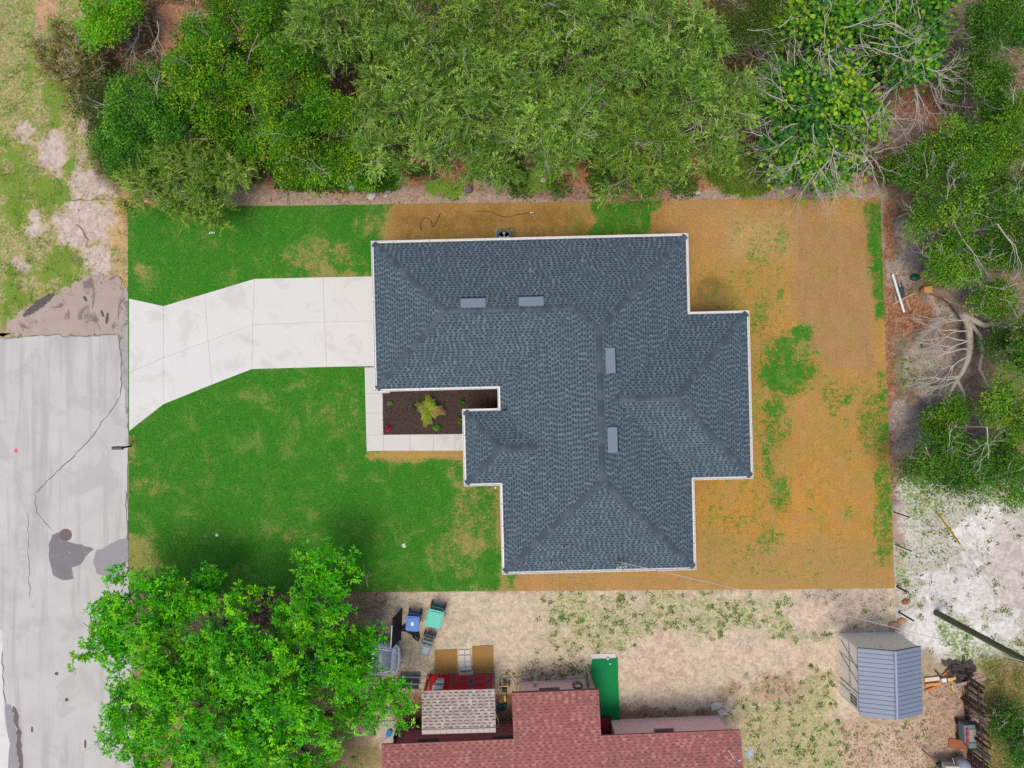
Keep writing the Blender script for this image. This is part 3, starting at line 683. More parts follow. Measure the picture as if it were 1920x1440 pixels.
# gutters: one trough for every eave
white = mat('white_aluminium', C(244, 242, 240), 0.45, 0.05, 2.0, 20, spec=0.4)
def off(i, d):
    n = len(OUT); p0 = Vector(OUT[i-1]); p1 = Vector(OUT[i]); p2 = Vector(OUT[(i+1) % n])
    a = (p1-p0).normalized(); b_ = (p2-p1).normalized(); na = Vector((-a.y, a.x)); nb = Vector((-b_.y, b_.x))
    return p1+na*d+nb*d
for i in range(len(OUT)):
    j = (i+1) % len(OUT); g = MB()
    prof = [(0.0, -0.02), (0.0, -0.13), (0.09, -0.13), (0.135, -0.06), (0.135, -0.005), (0.112, -0.005), (0.112, -0.06), (0.08, -0.115), (0.015, -0.115), (0.015, -0.02)]
    ra = [(*off(i, d), HZ+z_) for d, z_ in prof]; rb = [(*off(j, d), HZ+z_) for d, z_ in prof]
    for k in range(len(prof)):
        k2 = (k+1) % len(prof); g.face([ra[k], rb[k], rb[k2], ra[k2]])
    a = Vector(OUT[i]); b_ = Vector(OUT[j]); d = (b_-a); n = max(1, int(d.length/0.92)); dn = d.normalized(); no = Vector((-dn.y, dn.x))
    for k in range(n+1):
        c0 = a+dn*(d.length*(k+0.02)/(n+0.04))+no*0.065
        g.box((c0.x, c0.y, HZ-0.006), (0.03 if abs(dn.x) > .5 else 0.13, 0.13 if abs(dn.x) > .5 else 0.03, 0.012))
    g.build('gutter', white, house)
stucco = mat('house_stucco', C(214, 212, 206), 0.9, 0.08, 6, 80, bmp=0.01)
walls = [off(i, -0.45) for i in range(len(OUT))]
wm = MB(); n = len(walls)
for i in range(n):
    a = walls[i]; b_ = walls[(i+1) % n]; wm.face([(b_.x, b_.y, -0.05), (a.x, a.y, -0.05), (a.x, a.y, HZ-0.16), (b_.x, b_.y, HZ-0.16)])
wm.build('wall', stucco, house)
sf = MB()
for i in range(n):
    a = walls[i]; b_ = walls[(i+1) % n]; c0 = off((i+1) % n, -0.003); d0 = off(i, -0.003)
    sf.face([(a.x, a.y, HZ-0.155), (b_.x, b_.y, HZ-0.155), (c0.x, c0.y, HZ-0.155), (d0.x, d0.y, HZ-0.155)])
    sf.face([(d0.x, d0.y, HZ-0.155), (c0.x, c0.y, HZ-0.155), (c0.x, c0.y, HZ-0.012), (d0.x, d0.y, HZ-0.012)])
sf.build('soffit', white, house)
gd = MB(); gxx = walls[0].x-0.04
for k in range(4): gd.box((gxx, (yN+yM)/2, 0.30+k*0.54), (0.05, 4.9, 0.52))
gd.build('garage_door', white, house)
fd = MB(); fd.box((walls[9].x-0.03, (yJ+yK)/2, 1.05), (0.06, 0.95, 2.1)); fd.build('door', mat('door_paint', C(60, 66, 74), .5, .1), house)
glass = mat('dark_glass', (0.03, 0.04, 0.05), 0.1, 0.1, spec=0.6)
for cx, cy, ex, ey in ((walls[3].x+0.02, 1.5, 0.05, 1.6), (walls[3].x+0.02, -3.2, 0.05, 1.6), (3.5, walls[6].y-0.02, 1.2, 0.05), (6.8, walls[6].y-0.02, 1.2, 0.05), (-4.0, walls[0].y+0.02, 1.0, 0.05), (5.5, walls[0].y+0.02, 1.4, 0.05)):
    f_ = MB(); f_.box((cx, cy, 1.45), (ex+0.02 if ex > .1 else 0.08, ey+0.02 if ey > .1 else 0.08, 1.3)); w_ = f_.build('window', white, house)
    f_ = MB(); f_.box((cx, cy, 1.45), (ex-0.12 if ex > .1 else 0.10, ey-0.12 if ey > .1 else 0.10, 1.14)); f_.build('pane', glass, w_)
hinv = Matrix.Rotation(math.radians(-1.4), 3, 'Z')
def HP(px, py, z):
    v_ = hinv @ Vector(P(px, py, z)); return v_.x, v_.y
ventm = mat('vent_paint', C(120, 136, 150), 0.55, 0.08, 4, spec=0.4); black = mat('black_plastic', C(30, 31, 34), 0.55, 0.2, 6)
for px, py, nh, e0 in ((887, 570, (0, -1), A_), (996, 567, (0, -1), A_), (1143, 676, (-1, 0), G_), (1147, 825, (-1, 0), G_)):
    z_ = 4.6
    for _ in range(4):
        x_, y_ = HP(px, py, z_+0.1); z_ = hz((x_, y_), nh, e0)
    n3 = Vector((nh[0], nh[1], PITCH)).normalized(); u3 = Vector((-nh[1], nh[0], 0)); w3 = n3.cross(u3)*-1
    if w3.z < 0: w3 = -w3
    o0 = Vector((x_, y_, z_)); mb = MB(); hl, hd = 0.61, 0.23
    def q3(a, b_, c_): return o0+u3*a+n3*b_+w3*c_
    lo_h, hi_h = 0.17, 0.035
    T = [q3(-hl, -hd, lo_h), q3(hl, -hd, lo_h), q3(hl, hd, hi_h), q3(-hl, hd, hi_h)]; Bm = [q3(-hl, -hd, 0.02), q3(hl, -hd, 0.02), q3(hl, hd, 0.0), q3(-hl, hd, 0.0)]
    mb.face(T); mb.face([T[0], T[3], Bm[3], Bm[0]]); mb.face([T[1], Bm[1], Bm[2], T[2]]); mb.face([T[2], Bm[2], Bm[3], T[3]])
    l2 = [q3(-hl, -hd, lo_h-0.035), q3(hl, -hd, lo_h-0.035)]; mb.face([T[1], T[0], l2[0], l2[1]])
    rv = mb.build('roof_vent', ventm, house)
    mb = MB(); mb.face([q3(-hl*.97, -hd+0.05, 0.015), q3(hl*.97, -hd+0.05, 0.015), q3(hl*.97, -hd+0.05, lo_h-0.03), q3(-hl*.97, -hd+0.05, lo_h-0.03)]); mb.build('opening', black, rv)
    mb = MB(); mb.face([q3(-hl-.02, -hd-0.17, 0.026), q3(hl+.02, -hd-0.17, 0.026), q3(hl+.02, -hd+0.05, 0.024), q3(-hl-.02, -hd+0.05, 0.024)]); mb.build('shadow_strip', mat('vent_shadow', C(40, 49, 62), .7, .1), rv)  # dark plate downslope of the vent stands for its cast shadow
lead = mat('lead_boot', C(168, 170, 172), 0.5, 0.15, 8, spec=0.4)
for px, py, nh, e0 in ((998, 508, (0, -1), A_), (1094, 489, (0, -1), A_), (1057, 1024, (0, 1), H_), (1056, 1053, (0, 1), H_), (1033, 1053, (0, 1), H_)):
    z_ = 3.5
    for _ in range(4):
        x_, y_ = HP(px, py, z_); z_ = hz((x_, y_), nh, e0)
    pv = MB().lathe([(0.05, -0.05), (0.05, 0.30), (0.036, 0.30), (0.036, 0.1)], (x_, y_, z_), 10).build('plumbing_vent', black, house)
    MB().lathe([(0.14, -0.02), (0.075, 0.06), (0.058, 0.2)], (x_, y_, z_), 10).build('boot', lead, pv)
# service mast and gooseneck where the overhead line arrives
x_, y_ = HP(1160, 1058, 3.3); z_ = hz((x_, y_), (0, 1), H_)
ms = MB().tube([(x_, y_, z_-0.1), (x_, y_, z_+0.85)], 0.035, 8).build('service_mast', lead, house)
MB().lathe([(0.06, 0.82), (0.085, 0.9), (0.05, 0.98)], (x_, y_, z_), 10).build('weatherhead', lead, ms)
wr = MB()
for k in range(5):
    a = k*1.2; wr.tube([(x_, y_, z_+0.88), (x_+0.2*math.cos(a), y_-0.05+0.15*math.sin(a), z_+0.8), (x_+0.28+0.1*math.cos(a), y_+0.15*math.sin(a), z_+0.62), (x_+0.35, y_, z_+0.75)], 0.013, 5)
wr.build('service_wires', mat('wire_grey', C(206, 204, 200), .6, .1), ms)
MB().tube([(*HP(943, 768, 2.75), HZ+0.15), (*HP(951, 768, 2.75), HZ+0.25)], 0.04, 8).build('kickout_flashing', black, house)
sb = MB().box((x_*0+HP(1165, 1060, 1.5)[0], walls[6].y-0.08, 1.5), (0.35, 0.16, 0.6)).build('meter_box', lead, house)

# air conditioner by the north wall
ac = thing('air_conditioner', 'dark grey air conditioning unit peeking out beyond the roof edge', 'air conditioner', P(945.5, 451, 0))
acm = mat('ac_paint', C(84, 98, 108), 0.5, 0.1, 4)
MB().box((0, 0, 0.06), (0.95, 0.95, 0.12)).build('pad', mat('pad_grey', C(170, 168, 164), .9, .1), ac)
b0 = MB().box((0, 0, 0.5), (0.8, 0.8, 0.76)).build('cabinet', acm, ac, bevel=0.03)
MB().lathe([(0.33, 0.0), (0.33, 0.025), (0.30, 0.025), (0.30, 0.0)], (0, 0, 0.88), 24).build('fan_ring', black, ac)
fb = MB()
for k in range(4):
    a = k*math.pi/2; fb.face([(0.06*math.cos(a), 0.06*math.sin(a), 0.89), (0.29*math.cos(a-.3), 0.29*math.sin(a-.3), 0.885), (0.29*math.cos(a+.35), 0.29*math.sin(a+.35), 0.905)])
fb.build('fan_blade', lead, ac); MB().lathe([(0.08, 0.88), (0.07, 0.93)], n=12).build('fan_hub', lead, ac)
for sx in (-0.42, 0.42):
    MB().tube([(sx, 0.37, 0.12), (sx, 0.37, 0.9)], 0.025, 6).build('corner_post', white, ac)
# cables lying on the north sod
blk = mat('black_cable', C(44, 36, 28), .7, .2)
def ground_line(name, pts, w, m, label, cat, z=0.045, par=None):
    mb = MB(); w3 = [Vector(P(x_, y_, z)) for x_, y_ in pts]; sm_ = []
    for i in range(len(w3)-1):
        p0 = w3[max(0, i-1)]; p1 = w3[i]; p2 = w3[i+1]; p3 = w3[min(len(w3)-1, i+2)]
        for k in range(5):
            tt = k/5; sm_.append(0.5*((2*p1)+(-p0+p2)*tt+(2*p0-5*p1+4*p2-p3)*tt*tt+(-p0+3*p1-3*p2+p3)*tt**3))
    sm_.append(w3[-1]); mb.tube(sm_, w, 5); return tag(mb.build(name, m), label, cat)
ground_line('cable', [(893, 396), (918, 397), (935, 404), (952, 407), (970, 402), (990, 399)], 0.014, blk, 'thin dark cable lying straight across the brown sod', 'cable')
ground_line('hose', [(790, 432), (789, 418), (797, 409), (808, 414), (812, 426), (820, 412), (826, 400)], 0.016, blk, 'dark hose lying in loops on the brown sod', 'hose')
tg = thing('plastic_packet', 'small white torn packet at the end of the cable on the sod', 'packet', P(997, 399.5, 0.04), 4)
MB().box((0, 0, 0.02), (0.34, 0.1, 0.03)).build('wrapper', black, tg, bevel=0.01); MB().box((0, 0.005, 0.037), (0.24, 0.04, 0.01)).build('print', white, tg)

# ------------------------------------------------------------------ things along the street and the front lawn
mb_ = thing('mailbox', 'dark grey mailbox on a black post at the edge of the street', 'mailbox', P(246, 836.5, 0), 0)
MB().box((0, 0, 0.5), (0.09, 0.09, 1.1)).build('post', black, mb_, bevel=0.01)
bd = MB(); prof = [(math.cos(a)*0.09, 1.17+math.sin(a)*0.09) for a in [math.pi*k/8 for k in range(9)]]+[(-0.09, 1.05), (0.09, 1.05)]
k = len(prof); va = [(-0.36, y_, z_) for y_, z_ in prof]+[(0.16, y_, z_) for y_, z_ in prof]
bd.add(va, [tuple(range(k)), tuple(range(2*k-1, k-1, -1))]+[(i, k+i, k+(i+1) % k, (i+1) % k) for i in range(k)])
bx_ = bd.build('box', mat('mailbox_grey', C(92, 98, 112), .45, .1, 4, metal=.2), mb_)
MB().box((-0.372, 0, 1.15), (0.02, 0.16, 0.17)).build('door', black, bx_)
MB().box((-0.05, 0.105, 1.22), (0.16, 0.012, 0.05)).build('flag', mat('flag_red', C(150, 60, 54), .5, .1), bx_)
MB().bar((-0.2, 0, 1.03), (0.06, 0, 1.03), 0.05, 0.05).build('arm', black, mb_)
wh = mat('white_plastic', C(242, 242, 240), 0.5, 0.05)
for px, py, r_, lb in ((407, 1003, 0.085, 'small round white cap set in the middle of the front lawn'), (929, 914.5, 0.06, 'tiny white cap in the grass by the house corner')):
    cp = MB().lathe([(r_, -0.02), (r_, 0.05), (r_*0.8, 0.065), (r_*0.3, 0.065), (r_*0.3, 0.085)], P(px, py, 0), 12).build('cleanout_cap', wh); tag(cp, lb, 'cap')
sc_ = MB(); c0 = Vector(P(757.5, 1023, 0.04))
for k in range(7):
    a = random.random()*6; sc_.add([c0+Vector((math.cos(a)*.14, math.sin(a)*.12, .01+.03*random.random())), c0+Vector((math.cos(a+1.2)*.13, math.sin(a+1.2)*.12, .02)), c0+Vector((0, 0, .07*random.random()+.01))], [(0, 1, 2)])
tag(sc_.build('paper_scrap', wh), 'crumpled white scrap lying on the lawn toward the bins', 'paper scrap')
for px, py, lb in ((398, 436.5, 'pale'), ):
    s0 = MB()
    for k in range(3): s0.lathe([(0.05, 0.0), (0.06, 0.05), (0.02, 0.08)], P(px-4+k*4, py+random.uniform(-1, 1), 0.03), 8)
    tag(s0.build('wildflower_cluster', wh), 'few pale blooms under the drooping branch on the lawn', 'flower')
# bedding plants
lm = leaf_mat('leaf', 0.3); lgl = leaf_mat('leaf_gloss', 0.22, 0.38, 0.5)
def bedding(name, label, cat, px, py, r_, n, cols, hgt=0.25, wid=0.35, group=None):
    t_ = thing(name, label, cat, P(px, py, 0.04), 0, group)
    az = RNG.uniform(0, 6.28, n); el = RNG.uniform(0.1, 1.2, n)
    base = np.stack([np.cos(az)*0.02, np.sin(az)*0.02, RNG.uniform(0.02, hgt, n)], 1)
    d = np.stack([np.cos(az)*np.cos(el), np.sin(az)*np.cos(el), np.sin(el)], 1)
    c_ = np.array([C(*c) for c in cols])[RNG.integers(0, len(cols), n)]*RNG.uniform(.8, 1.2, (n, 1))
    L = r_*RNG.uniform(.6, 1.1, n); V, Q, cc = leaf_geo(base, d, np.tile([0, 0, 1.], (n, 1))+RNG.normal(size=(n, 3))*.2, L, L*wid, c_, droop=0.25)
    np_mesh('leaves', V, Q, lm, cc, parent=t_)
    MB().tube([(0, 0, -0.03), (0, 0, hgt)], [0.015, 0.008], 5).build('stem', mat('stem_green', C(80, 96, 40), .8, .2), t_); return t_
greenp = [(60, 140, 30), (96, 176, 40), (44, 110, 26)]; redp = [(220, 40, 90), (240, 90, 130), (170, 40, 60)]
for px, py, lb, cl, r_ in ((732, 756, 'small light green plant in the mulch near the upper walkway corner', [(120, 180, 70), (150, 200, 90)], .16), (778, 761, 'small bright green plant in the mulch above the palm', greenp, .2), (866, 751, 'dark green plant in the shaded mulch under the eave', greenp, .2),
                           (862, 788, 'yellow-green plant half hidden by the entry gutter', [(150, 170, 40), (110, 140, 40)], .2), (819, 801, 'small bright green plant in the mulch below the palm', [(90, 180, 40), (130, 200, 60)], .21)):
    bedding('bedding_plant', lb, 'plant', px, py, r_, 34, cl, group='plants in the mulch bed')
bedding('red_plant', 'pink-red leafy plant in the mulch at the walkway corner', 'plant', 730, 803, .2, 40, redp, group='plants in the mulch bed')
bedding('red_plant', 'dull red leafy plant in the dark inner corner of the mulch bed', 'plant', 923, 760, .22, 40, [(190, 60, 80), (150, 60, 66)], group='plants in the mulch bed')
pal = thing('young_palm', 'young yellow-green palm spreading its fronds over the mulch bed', 'palm', P(807, 769, 0.04)); pal.scale = (.85, .85, .85)
MB().tube([(0, 0, -0.05), (0, 0, 0.3), (0.01, 0, 0.55)], [0.09, 0.07, 0.04], 8).build('trunk', mat('palm_trunk', C(120, 112, 60), .9, .3, 12), pal)
for az, ln, tone in ((95, .95, 0), (72, .75, 1), (118, .7, 1), (255, 1.05, 0), (275, .85, 1), (236, .75, 0), (-8, 1.0, 2), (12, .85, 2), (150, .95, 3), (168, .7, 3), (40, .55, 1), (200, .55, 1), (320, .6, 1)):
    a = math.radians(az); mid_ = [Vector((math.cos(a)*ln*s_, math.sin(a)*ln*s_, 0.55+0.42*math.sin(s_*2.6)*ln)) for s_ in [k/9 for k in range(10)]]
    tc = [(176, 196, 40), (150, 186, 50), (196, 170, 96), (160, 160, 70)][tone]; base = []; d = []; nr = []
    for i in range(1, 10):
        tg_ = (mid_[i]-mid_[i-1]).normalized(); sd_ = Vector((-tg_.y, tg_.x, 0)).normalized()
        for s_ in (-1, 1):
            for q_ in (0, .5):
                base.append(mid_[i-1].lerp(mid_[i], q_)); d.append(tg_*0.75+sd_*s_*0.75+Vector((0, 0, -.1))); nr.append((0, 0, 1))
    n = len(base); base = np.array([tuple(v_) for v_ in base]); d = np.array([tuple(v_) for v_ in d]); L = np.full(n, .30)*RNG.uniform(.7, 1.1, n)
    cc = np.array([C(*tc)]*n)*RNG.uniform(.75, 1.25, (n, 1))
    V, Q, cc = leaf_geo(base, d, np.array(nr, float), L, np.full(n, .032), cc)
    fr = np_mesh('frond', V, Q, lm, cc, parent=pal)
    MB().tube(mid_, 0.010, 4).build('midrib', mat('midrib', C(190, 190, 70), .7, .1), fr)

# ------------------------------------------------------------------ the pink house
PZ = 2.3; PP = 0.17
pO = (2.45, -18.09); ph = thing('pink_house', 'pink stucco house with faded red shingle roof at the picture bottom', 'house', (pO[0], pO[1], 0), 2.3)
yE = 2.23; z_main = PZ+PP*yE
def pz(y_): return PZ+PP*(yE-y_) if y_ > -4.8 else PZ+PP*(yE+4.8)-PP*(-4.8-y_)
reds = [C(166, 108, 102), C(142, 92, 88), C(174, 116, 108), C(164, 106, 100), C(182, 124, 114), C(154, 104, 100), C(170, 108, 100)]
dk_ = MB(); sh_ = MB()
big = [(-9.1, 0), (-9.1, -4.8), (9.2, -4.8), (9.2, 0)]; extp = [(-2.36, 0), (2.10, 0), (2.10, yE), (-2.36, yE)]
for poly in (big, extp): dk_.prism(poly, 0, 0.01)
dk_ = MB(); dk_.face([(-9.1, 0, pz(0)), (-9.1, -4.8, pz(-4.8)), (9.2, -4.8, pz(-4.8)), (9.2, 0, pz(0))][::-1]); dk_.face([(-2.36, 0, pz(0)), (2.1, 0, pz(0)), (2.1, yE, PZ), (-2.36, yE, PZ)])
dk_.face([(-9.1, -9.6, pz(-9.6)), (9.2, -9.6, pz(-9.6)), (9.2, -4.8, pz(-4.8)), (-9.1, -4.8, pz(-4.8))])
pr = dk_.build('roof', mat('red_deck', C(140, 84, 88), .95, .1), ph)
allp = [(-9.1, 0), (-2.36, 0), (-2.36, yE), (2.10, yE), (2.10, 0), (9.2, 0), (9.2, -4.8), (-9.1, -4.8)]
shingle_face(sh_, allp, (0, -1), (0, yE), PZ+0.012, PP, reds, expo=0.148, tab=(.14, .24), gaps=(.12, .2), band=.5, seed=44)
shingle_face(sh_, [(-9.1, -9.6), (9.2, -9.6), (9.2, -4.8), (-9.1, -4.8)], (0, 1), (-9.1, -9.6), pz(-9.6)+0.012, PP, reds, expo=0.3, tab=(.3, .5), seed=45)
o = sh_.build('shingles', shm, pr); o["kind"] = "stuff"; o["label"] = "faded red shingles in straight courses"
edge = MB(); fm = mat('pink_fascia', C(150, 92, 96), .8, .1)
for a, b_ in (((-9.1, 0), (-2.36, 0)), ((-2.36, 0), (-2.36, yE)), ((-2.36, yE), (2.1, yE)), ((2.1, yE), (2.1, 0)), ((2.1, 0), (9.2, 0)), ((9.2, 0), (9.2, -4.8)), ((-9.1, 0), (-9.1, -4.8))):
    edge.bar((a[0], a[1], pz(a[1])-0.085), (b_[0], b_[1], pz(b_[1])-0.085), 0.03, 0.16)
edge.build('fascia', fm, ph)
pink = mat('pink_stucco', (0.90, 0.56, 0.52), 0.9, 0.06, 3, 60, stain=((0.82, 0.48, 0.45), .8, .55, .5)); pink_shade = mat('pink_stucco_shade', C(214, 128, 132), .9, .08, 3, 60)  # second pink: same stucco with the west wing's shade put into its colour
def wall_part(pts, m, nm='wall'):
    w_ = MB()
    for (a, b_) in zip(pts[:-1], pts[1:]): w_.face([(a[0], a[1], -0.06), (b_[0], b_[1], -0.06), (b_[0], b_[1], pz(b_[1])-0.03), (a[0], a[1], pz(a[1])-0.03)])
    return w_.build(nm, m, ph)
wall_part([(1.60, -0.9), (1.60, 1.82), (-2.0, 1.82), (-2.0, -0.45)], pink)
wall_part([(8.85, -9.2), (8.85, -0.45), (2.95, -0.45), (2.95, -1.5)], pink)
wall_part([(-2.0, -0.45), (-8.75, -0.45), (-8.75, -9.2), (8.85, -9.2)], pink_shade)
dm = MB().face([(1.6, -1.5, -.05), (2.95, -1.5, -.05), (2.95, -1.5, 2.2), (1.6, -1.5, 2.2)])
MB().box((2.27, -1.47, 1.05), (0.92, 0.05, 2.1)).build('door', mat('maroon_door', C(120, 50, 46), .6, .1), ph)
st = MB().box((2.27, -0.85, 0.06), (1.22, 1.15, 0.12)).build('door_step', mat('red_step', C(176, 56, 46), .8, .15, 4), ph)
fr_ = MB().bar((1.62, -0.22, 0.13), (2.93, -0.22, 0.13), 0.10, 0.1).bar((2.92, -0.22, 0.13), (2.92, -1.4, 0.13), 0.07, 0.1); fr_.build('step_frame', mat('dark_frame', C(74, 66, 70), .6, .2), st)
for cx, cy, w_, z_ in ((-0.4, 1.82, 1.0, 2.2), (5.55, -0.45, 0.95, 2.5), (-6.9, -0.45, 1.05, 2.5), (-2.9, -0.45, 1.05, 2.5)):
    f_ = MB().box((cx, cy+0.035, z_-0.45), (w_, 0.07, 1.0)).build('window', mat('window_frame', C(120, 104, 104), .6, .1), ph)
    MB().box((cx, cy+0.045, z_-0.45), (w_-0.12, 0.07, 0.86)).build('pane', glass, f_)
    MB().box((cx, cy+0.07, z_-1.0), (w_+0.1, 0.16, 0.06)).build('sill', mat('sill_pink', C(206, 150, 150), .8, .1), f_)
phinv = Matrix.Rotation(math.radians(-2.3), 3, 'Z')
def PHL(px, py, z):
    v_ = phinv @ (Vector(P(px, py, z))-Vector((pO[0], pO[1], 0))); return v_.x, v_.y
# dish, antenna and vent pipe
galv = mat('galvanised', C(196, 202, 212), .4, .12, 5, metal=.3)
x_, y_ = PHL(1383, 1404, 2.7); 
di = thing('satellite_dish', 'pale grey satellite dish mounted beyond the red roof corner', 'satellite dish', P(1384, 1405, 2.75))
R_ = Matrix.Rotation(math.radians(24), 3, 'Y') @ Matrix.Rotation(math.radians(16), 3, 'X')
ds = MB(); vs0 = []; 
for r_, z_ in ((0.0, 0), (0.1, .006), (0.19, .022), (0.265, .05)):
    for k in range(18): vs0.append(tuple(R_ @ Vector((r_*math.cos(k*math.pi/9), r_*1.15*math.sin(k*math.pi/9), z_))+Vector((.42, 0, .35))))
ds.add(vs0, [(i*18+k, i*18+(k+1) % 18, (i+1)*18+(k+1) % 18, (i+1)*18+k) for i in range(3) for k in range(18)]); ds.build('dish', galv, di, smooth=True)
MB().tube([(-0.05, 0, -0.08), (0.1, 0, 0.1), (0.42, 0, 0.35)], 0.022, 6).build('arm', galv, di); MB().tube([(0.42, .2, .33), (0.60, .1, .62), (.58, .06, .66)], .013, 5).build('receiver_arm', galv, di)
an = thing('roof_antenna', 'thin metal antenna mast lying against the red roof edge', 'antenna', P(1374, 1418, 2.8))
MB().tube([(-0.25, 0.36, .0), (-.23, .34, .12), (.02, -.05, .16), (.1, -.25, .05)], .016, 6).build('mast', galv, an)
MB().lathe([(.055, 0), (.055, .1), (.02, .16)], (-.25, .36, .02), 8).build('cap', galv, an); MB().lathe([(.09, 0), (.08, .12), (.03, .18)], (.14, -.22, .04), 10).build('mount', mat('mount_blue', C(120, 130, 160), .5, .1), an)
MB().bar((.14, -.22, .12), (.36, -.1, .16), .03, .03).build('clamp', white, an)
# hose hung on the north wall
hs = thing('garden_hose', 'coiled teal garden hose hanging on the pink wall', 'hose', P(1080, 1279.5, 0))
hsm = mat('teal_hose', C(34, 116, 112), .5, .15, 9); hb = MB()
for k in range(7):
    r_ = 0.20+0.022*k; cz = 0.95-0.02*k; cyc = [(r_*math.cos(a)*.8+random.uniform(-.015, .015), 0.06+0.03*k+random.uniform(-.01, .01), cz+r_*1.25*math.sin(a)) for a in [2*math.pi*i/16 for i in range(17)]]
    hb.tube(cyc, 0.018, 5, cap=False)
hb.build('coil', hsm, hs); MB().box((0, .02, 1.05), (.12, .08, .12)).build('hanger', lead, hs)
MB().tube([(-0.12, .12, .7), (-.02, .45, .3), (.05, .62, .03), (.12, .85, .02)], .016, 5).build('nozzle_end', mat('pale_yellow', C(222, 214, 150), .5, .1), hs)
# small things on that wall
for px, py, z_, nm, lb in ((1003, 1281, .6, 'wall_lamp', 'small white lamp fixed on the pink wall near its corner'), ):
    w_ = thing(nm, lb, 'lamp', P(px, py, z_)); MB().box((0, 0, 0), (.16, .16, .2)).build('housing', wh, w_, bevel=.02); MB().lathe([(.07, .1), (.09, .14), (.03, .2)], n=10).build('hood', lead, w_)
# side yard: green carpet on a slab
sl = sheet('side_slab', [(1107, 1226), (1154, 1225), (1158, 1362), (1124, 1364)], 0.03, conc2, .06); sl["kind"] = "structure"; sl["label"] = "pale concrete slab at the side door of the pink house"
cpm = mat('green_turf', C(20, 140, 76), .95, .22, 1.8, 40, stain=(C(90, 150, 110), 1.3, .68, .6))
cp = sheet('turf_carpet', jag([(1110, 1235), (1158, 1233), (1160, 1290), (1162, 1358), (1128, 1360), (1118, 1300), (1107, 1262)], 16, .7, True, 3), 0.045, cpm, .012); tag(cp, 'bright green turf carpet laid beside the pink house', 'carpet')
for px, py, r_, lb in ((1139.5, 1234, .07, 'white ball at the end of the green carpet'), (1144, 1244, .05, 'tiny white ball lying on the green carpet')):
    tag(MB().lathe([(r_*.3, 0), (r_, r_*.7), (r_, r_*1.3), (r_*.3, r_*2)], P(px, py, .046), 10).build('ball', wh, smooth=True), lb, 'ball')
tag(MB().bar(P(1100, 1262, .05), P(1102, 1288, .05), .05, .04).bar(P(1101, 1262, .9), P(1103, 1286, .9), .02, .9).build('wall_panel', mat('dull_green', C(96, 120, 112), .7, .2)), 'narrow grey-green panel leaning at the pink house corner', 'panel')
# two flat stones
for (poly, lb) in (([(1332, 1320), (1342, 1315), (1354, 1317), (1352, 1326), (1342, 1330), (1334, 1332)], 'pale flat stone slab lying in the dry yard'), ([(1344, 1332), (1352, 1328), (1362, 1334), (1366, 1339), (1352, 1341)], 'paler stone slab just below its twin in the yard')):
    tag(sheet('stone_slab', poly, .06, mat('pale_stone', C(214, 206, 186), .9, .15, 5), .07), lb, 'stone', 'flat stones in the yard')

# ------------------------------------------------------------------ porch canopy and the clutter around it
cz = 2.25
cn = thing('porch_canopy', 'low lean-to canopy with beige shingles beside the pink house', 'canopy', (0, 0, 0))
q_ = [P(791, 1297, cz), P(928, 1291, cz), P(929, 1373, 2.65), P(789, 1376, 2.65)]
cen = ((q_[0][0]+q_[1][0])/2, (q_[0][1]+q_[1][1])/2); cn.location = (cen[0], cen[1], 0); cn.rotation_euler = (0, 0, math.radians(1.6))
cw = 3.78; cl_ = abs(q_[0][1]-q_[3][1])-0.02
cd = MB(); cd.prism([(-cw/2, 0), (cw/2, 0), (cw/2, -cl_), (-cw/2, -cl_)], 0, .03)
cd.v = [(x_, y_, z_+cz-.03-y_*0.4/cl_) for x_, y_, z_ in cd.v]; cr = cd.build('roof', mat('beige_deck', C(150, 134, 126), .9, .1), cn)
sh_ = MB(); shingle_face(sh_, [(-cw/2, 0), (cw/2, 0), (cw/2, -cl_), (-cw/2, -cl_)], (0, -1), (-cw/2, 0), cz, 0.4/cl_, [C(188, 172, 162), C(116, 100, 98), C(192, 176, 166), C(182, 166, 158), C(198, 184, 172), C(172, 154, 146)], expo=.15, tab=(.10, .18), gaps=(.14, .24), band=.6, seed=9)
o = sh_.build('shingles', shm, cr); o["kind"] = "stuff"; o["label"] = "beige shingles in short courses"
for k in range(12):
    MB().box((-cw/2+(k+.5)*cw/12, -cl_+.05, cz+.42), (cw/12-.01, .22, .03), col=C(200, 184, 172)).build('ridge_cap', shm, cr)
for sx in (-1, 1):
    for sy in (-.15, -cl_+.15): MB().box((sx*(cw/2-.12), sy, 1.08), (.1, .1, 2.2)).build('post', mat('grey_wood', C(130, 116, 104), .9, .3, 6), cn)
rug = sheet('rug', [(801, 1264), (926, 1262), (926, 1298), (793, 1298)], .045, mat('red_rug', C(236, 48, 46), .95, .15, 5), .012); tag(rug, 'bright red rug with grey lines in front of the beige canopy', 'rug')
gl = mat('rug_grey', C(116, 116, 122), .95, .12, 5)
for a, b_, w_ in (((847, 1264), (846, 1296), 4), ((884, 1264), (884, 1296), 5), ((917, 1264), (917, 1296), 4), ((925, 1263), (925, 1297), 2.5), ((847, 1276.5), (917, 1276.5), 1.6), ((847, 1264.5), (925, 1263.5), 1.6)):
    A0 = Vector(P(*a)); B0 = Vector(P(*b_)); o = MB().bar((A0.x, A0.y, .046), (B0.x, B0.y, .046), w_/PPM, .006).build('rug_stripe', gl, rug)
for px in (867, 901):
    for py in (1271, 1283.5):
        o = MB(); 
        pts = ell(px, py, 13.5, 5.2, 20); pin = ell(px, py, 11.8, 4.2, 20)
        for k in range(20): o.face([(*P(*pts[k])[:2], .0485), (*P(*pin[k])[:2], .0485), (*P(*pin[(k+1) % 20])[:2], .0485), (*P(*pts[(k+1) % 20])[:2], .0485)])
        o.build('rug_ring', gl, rug)
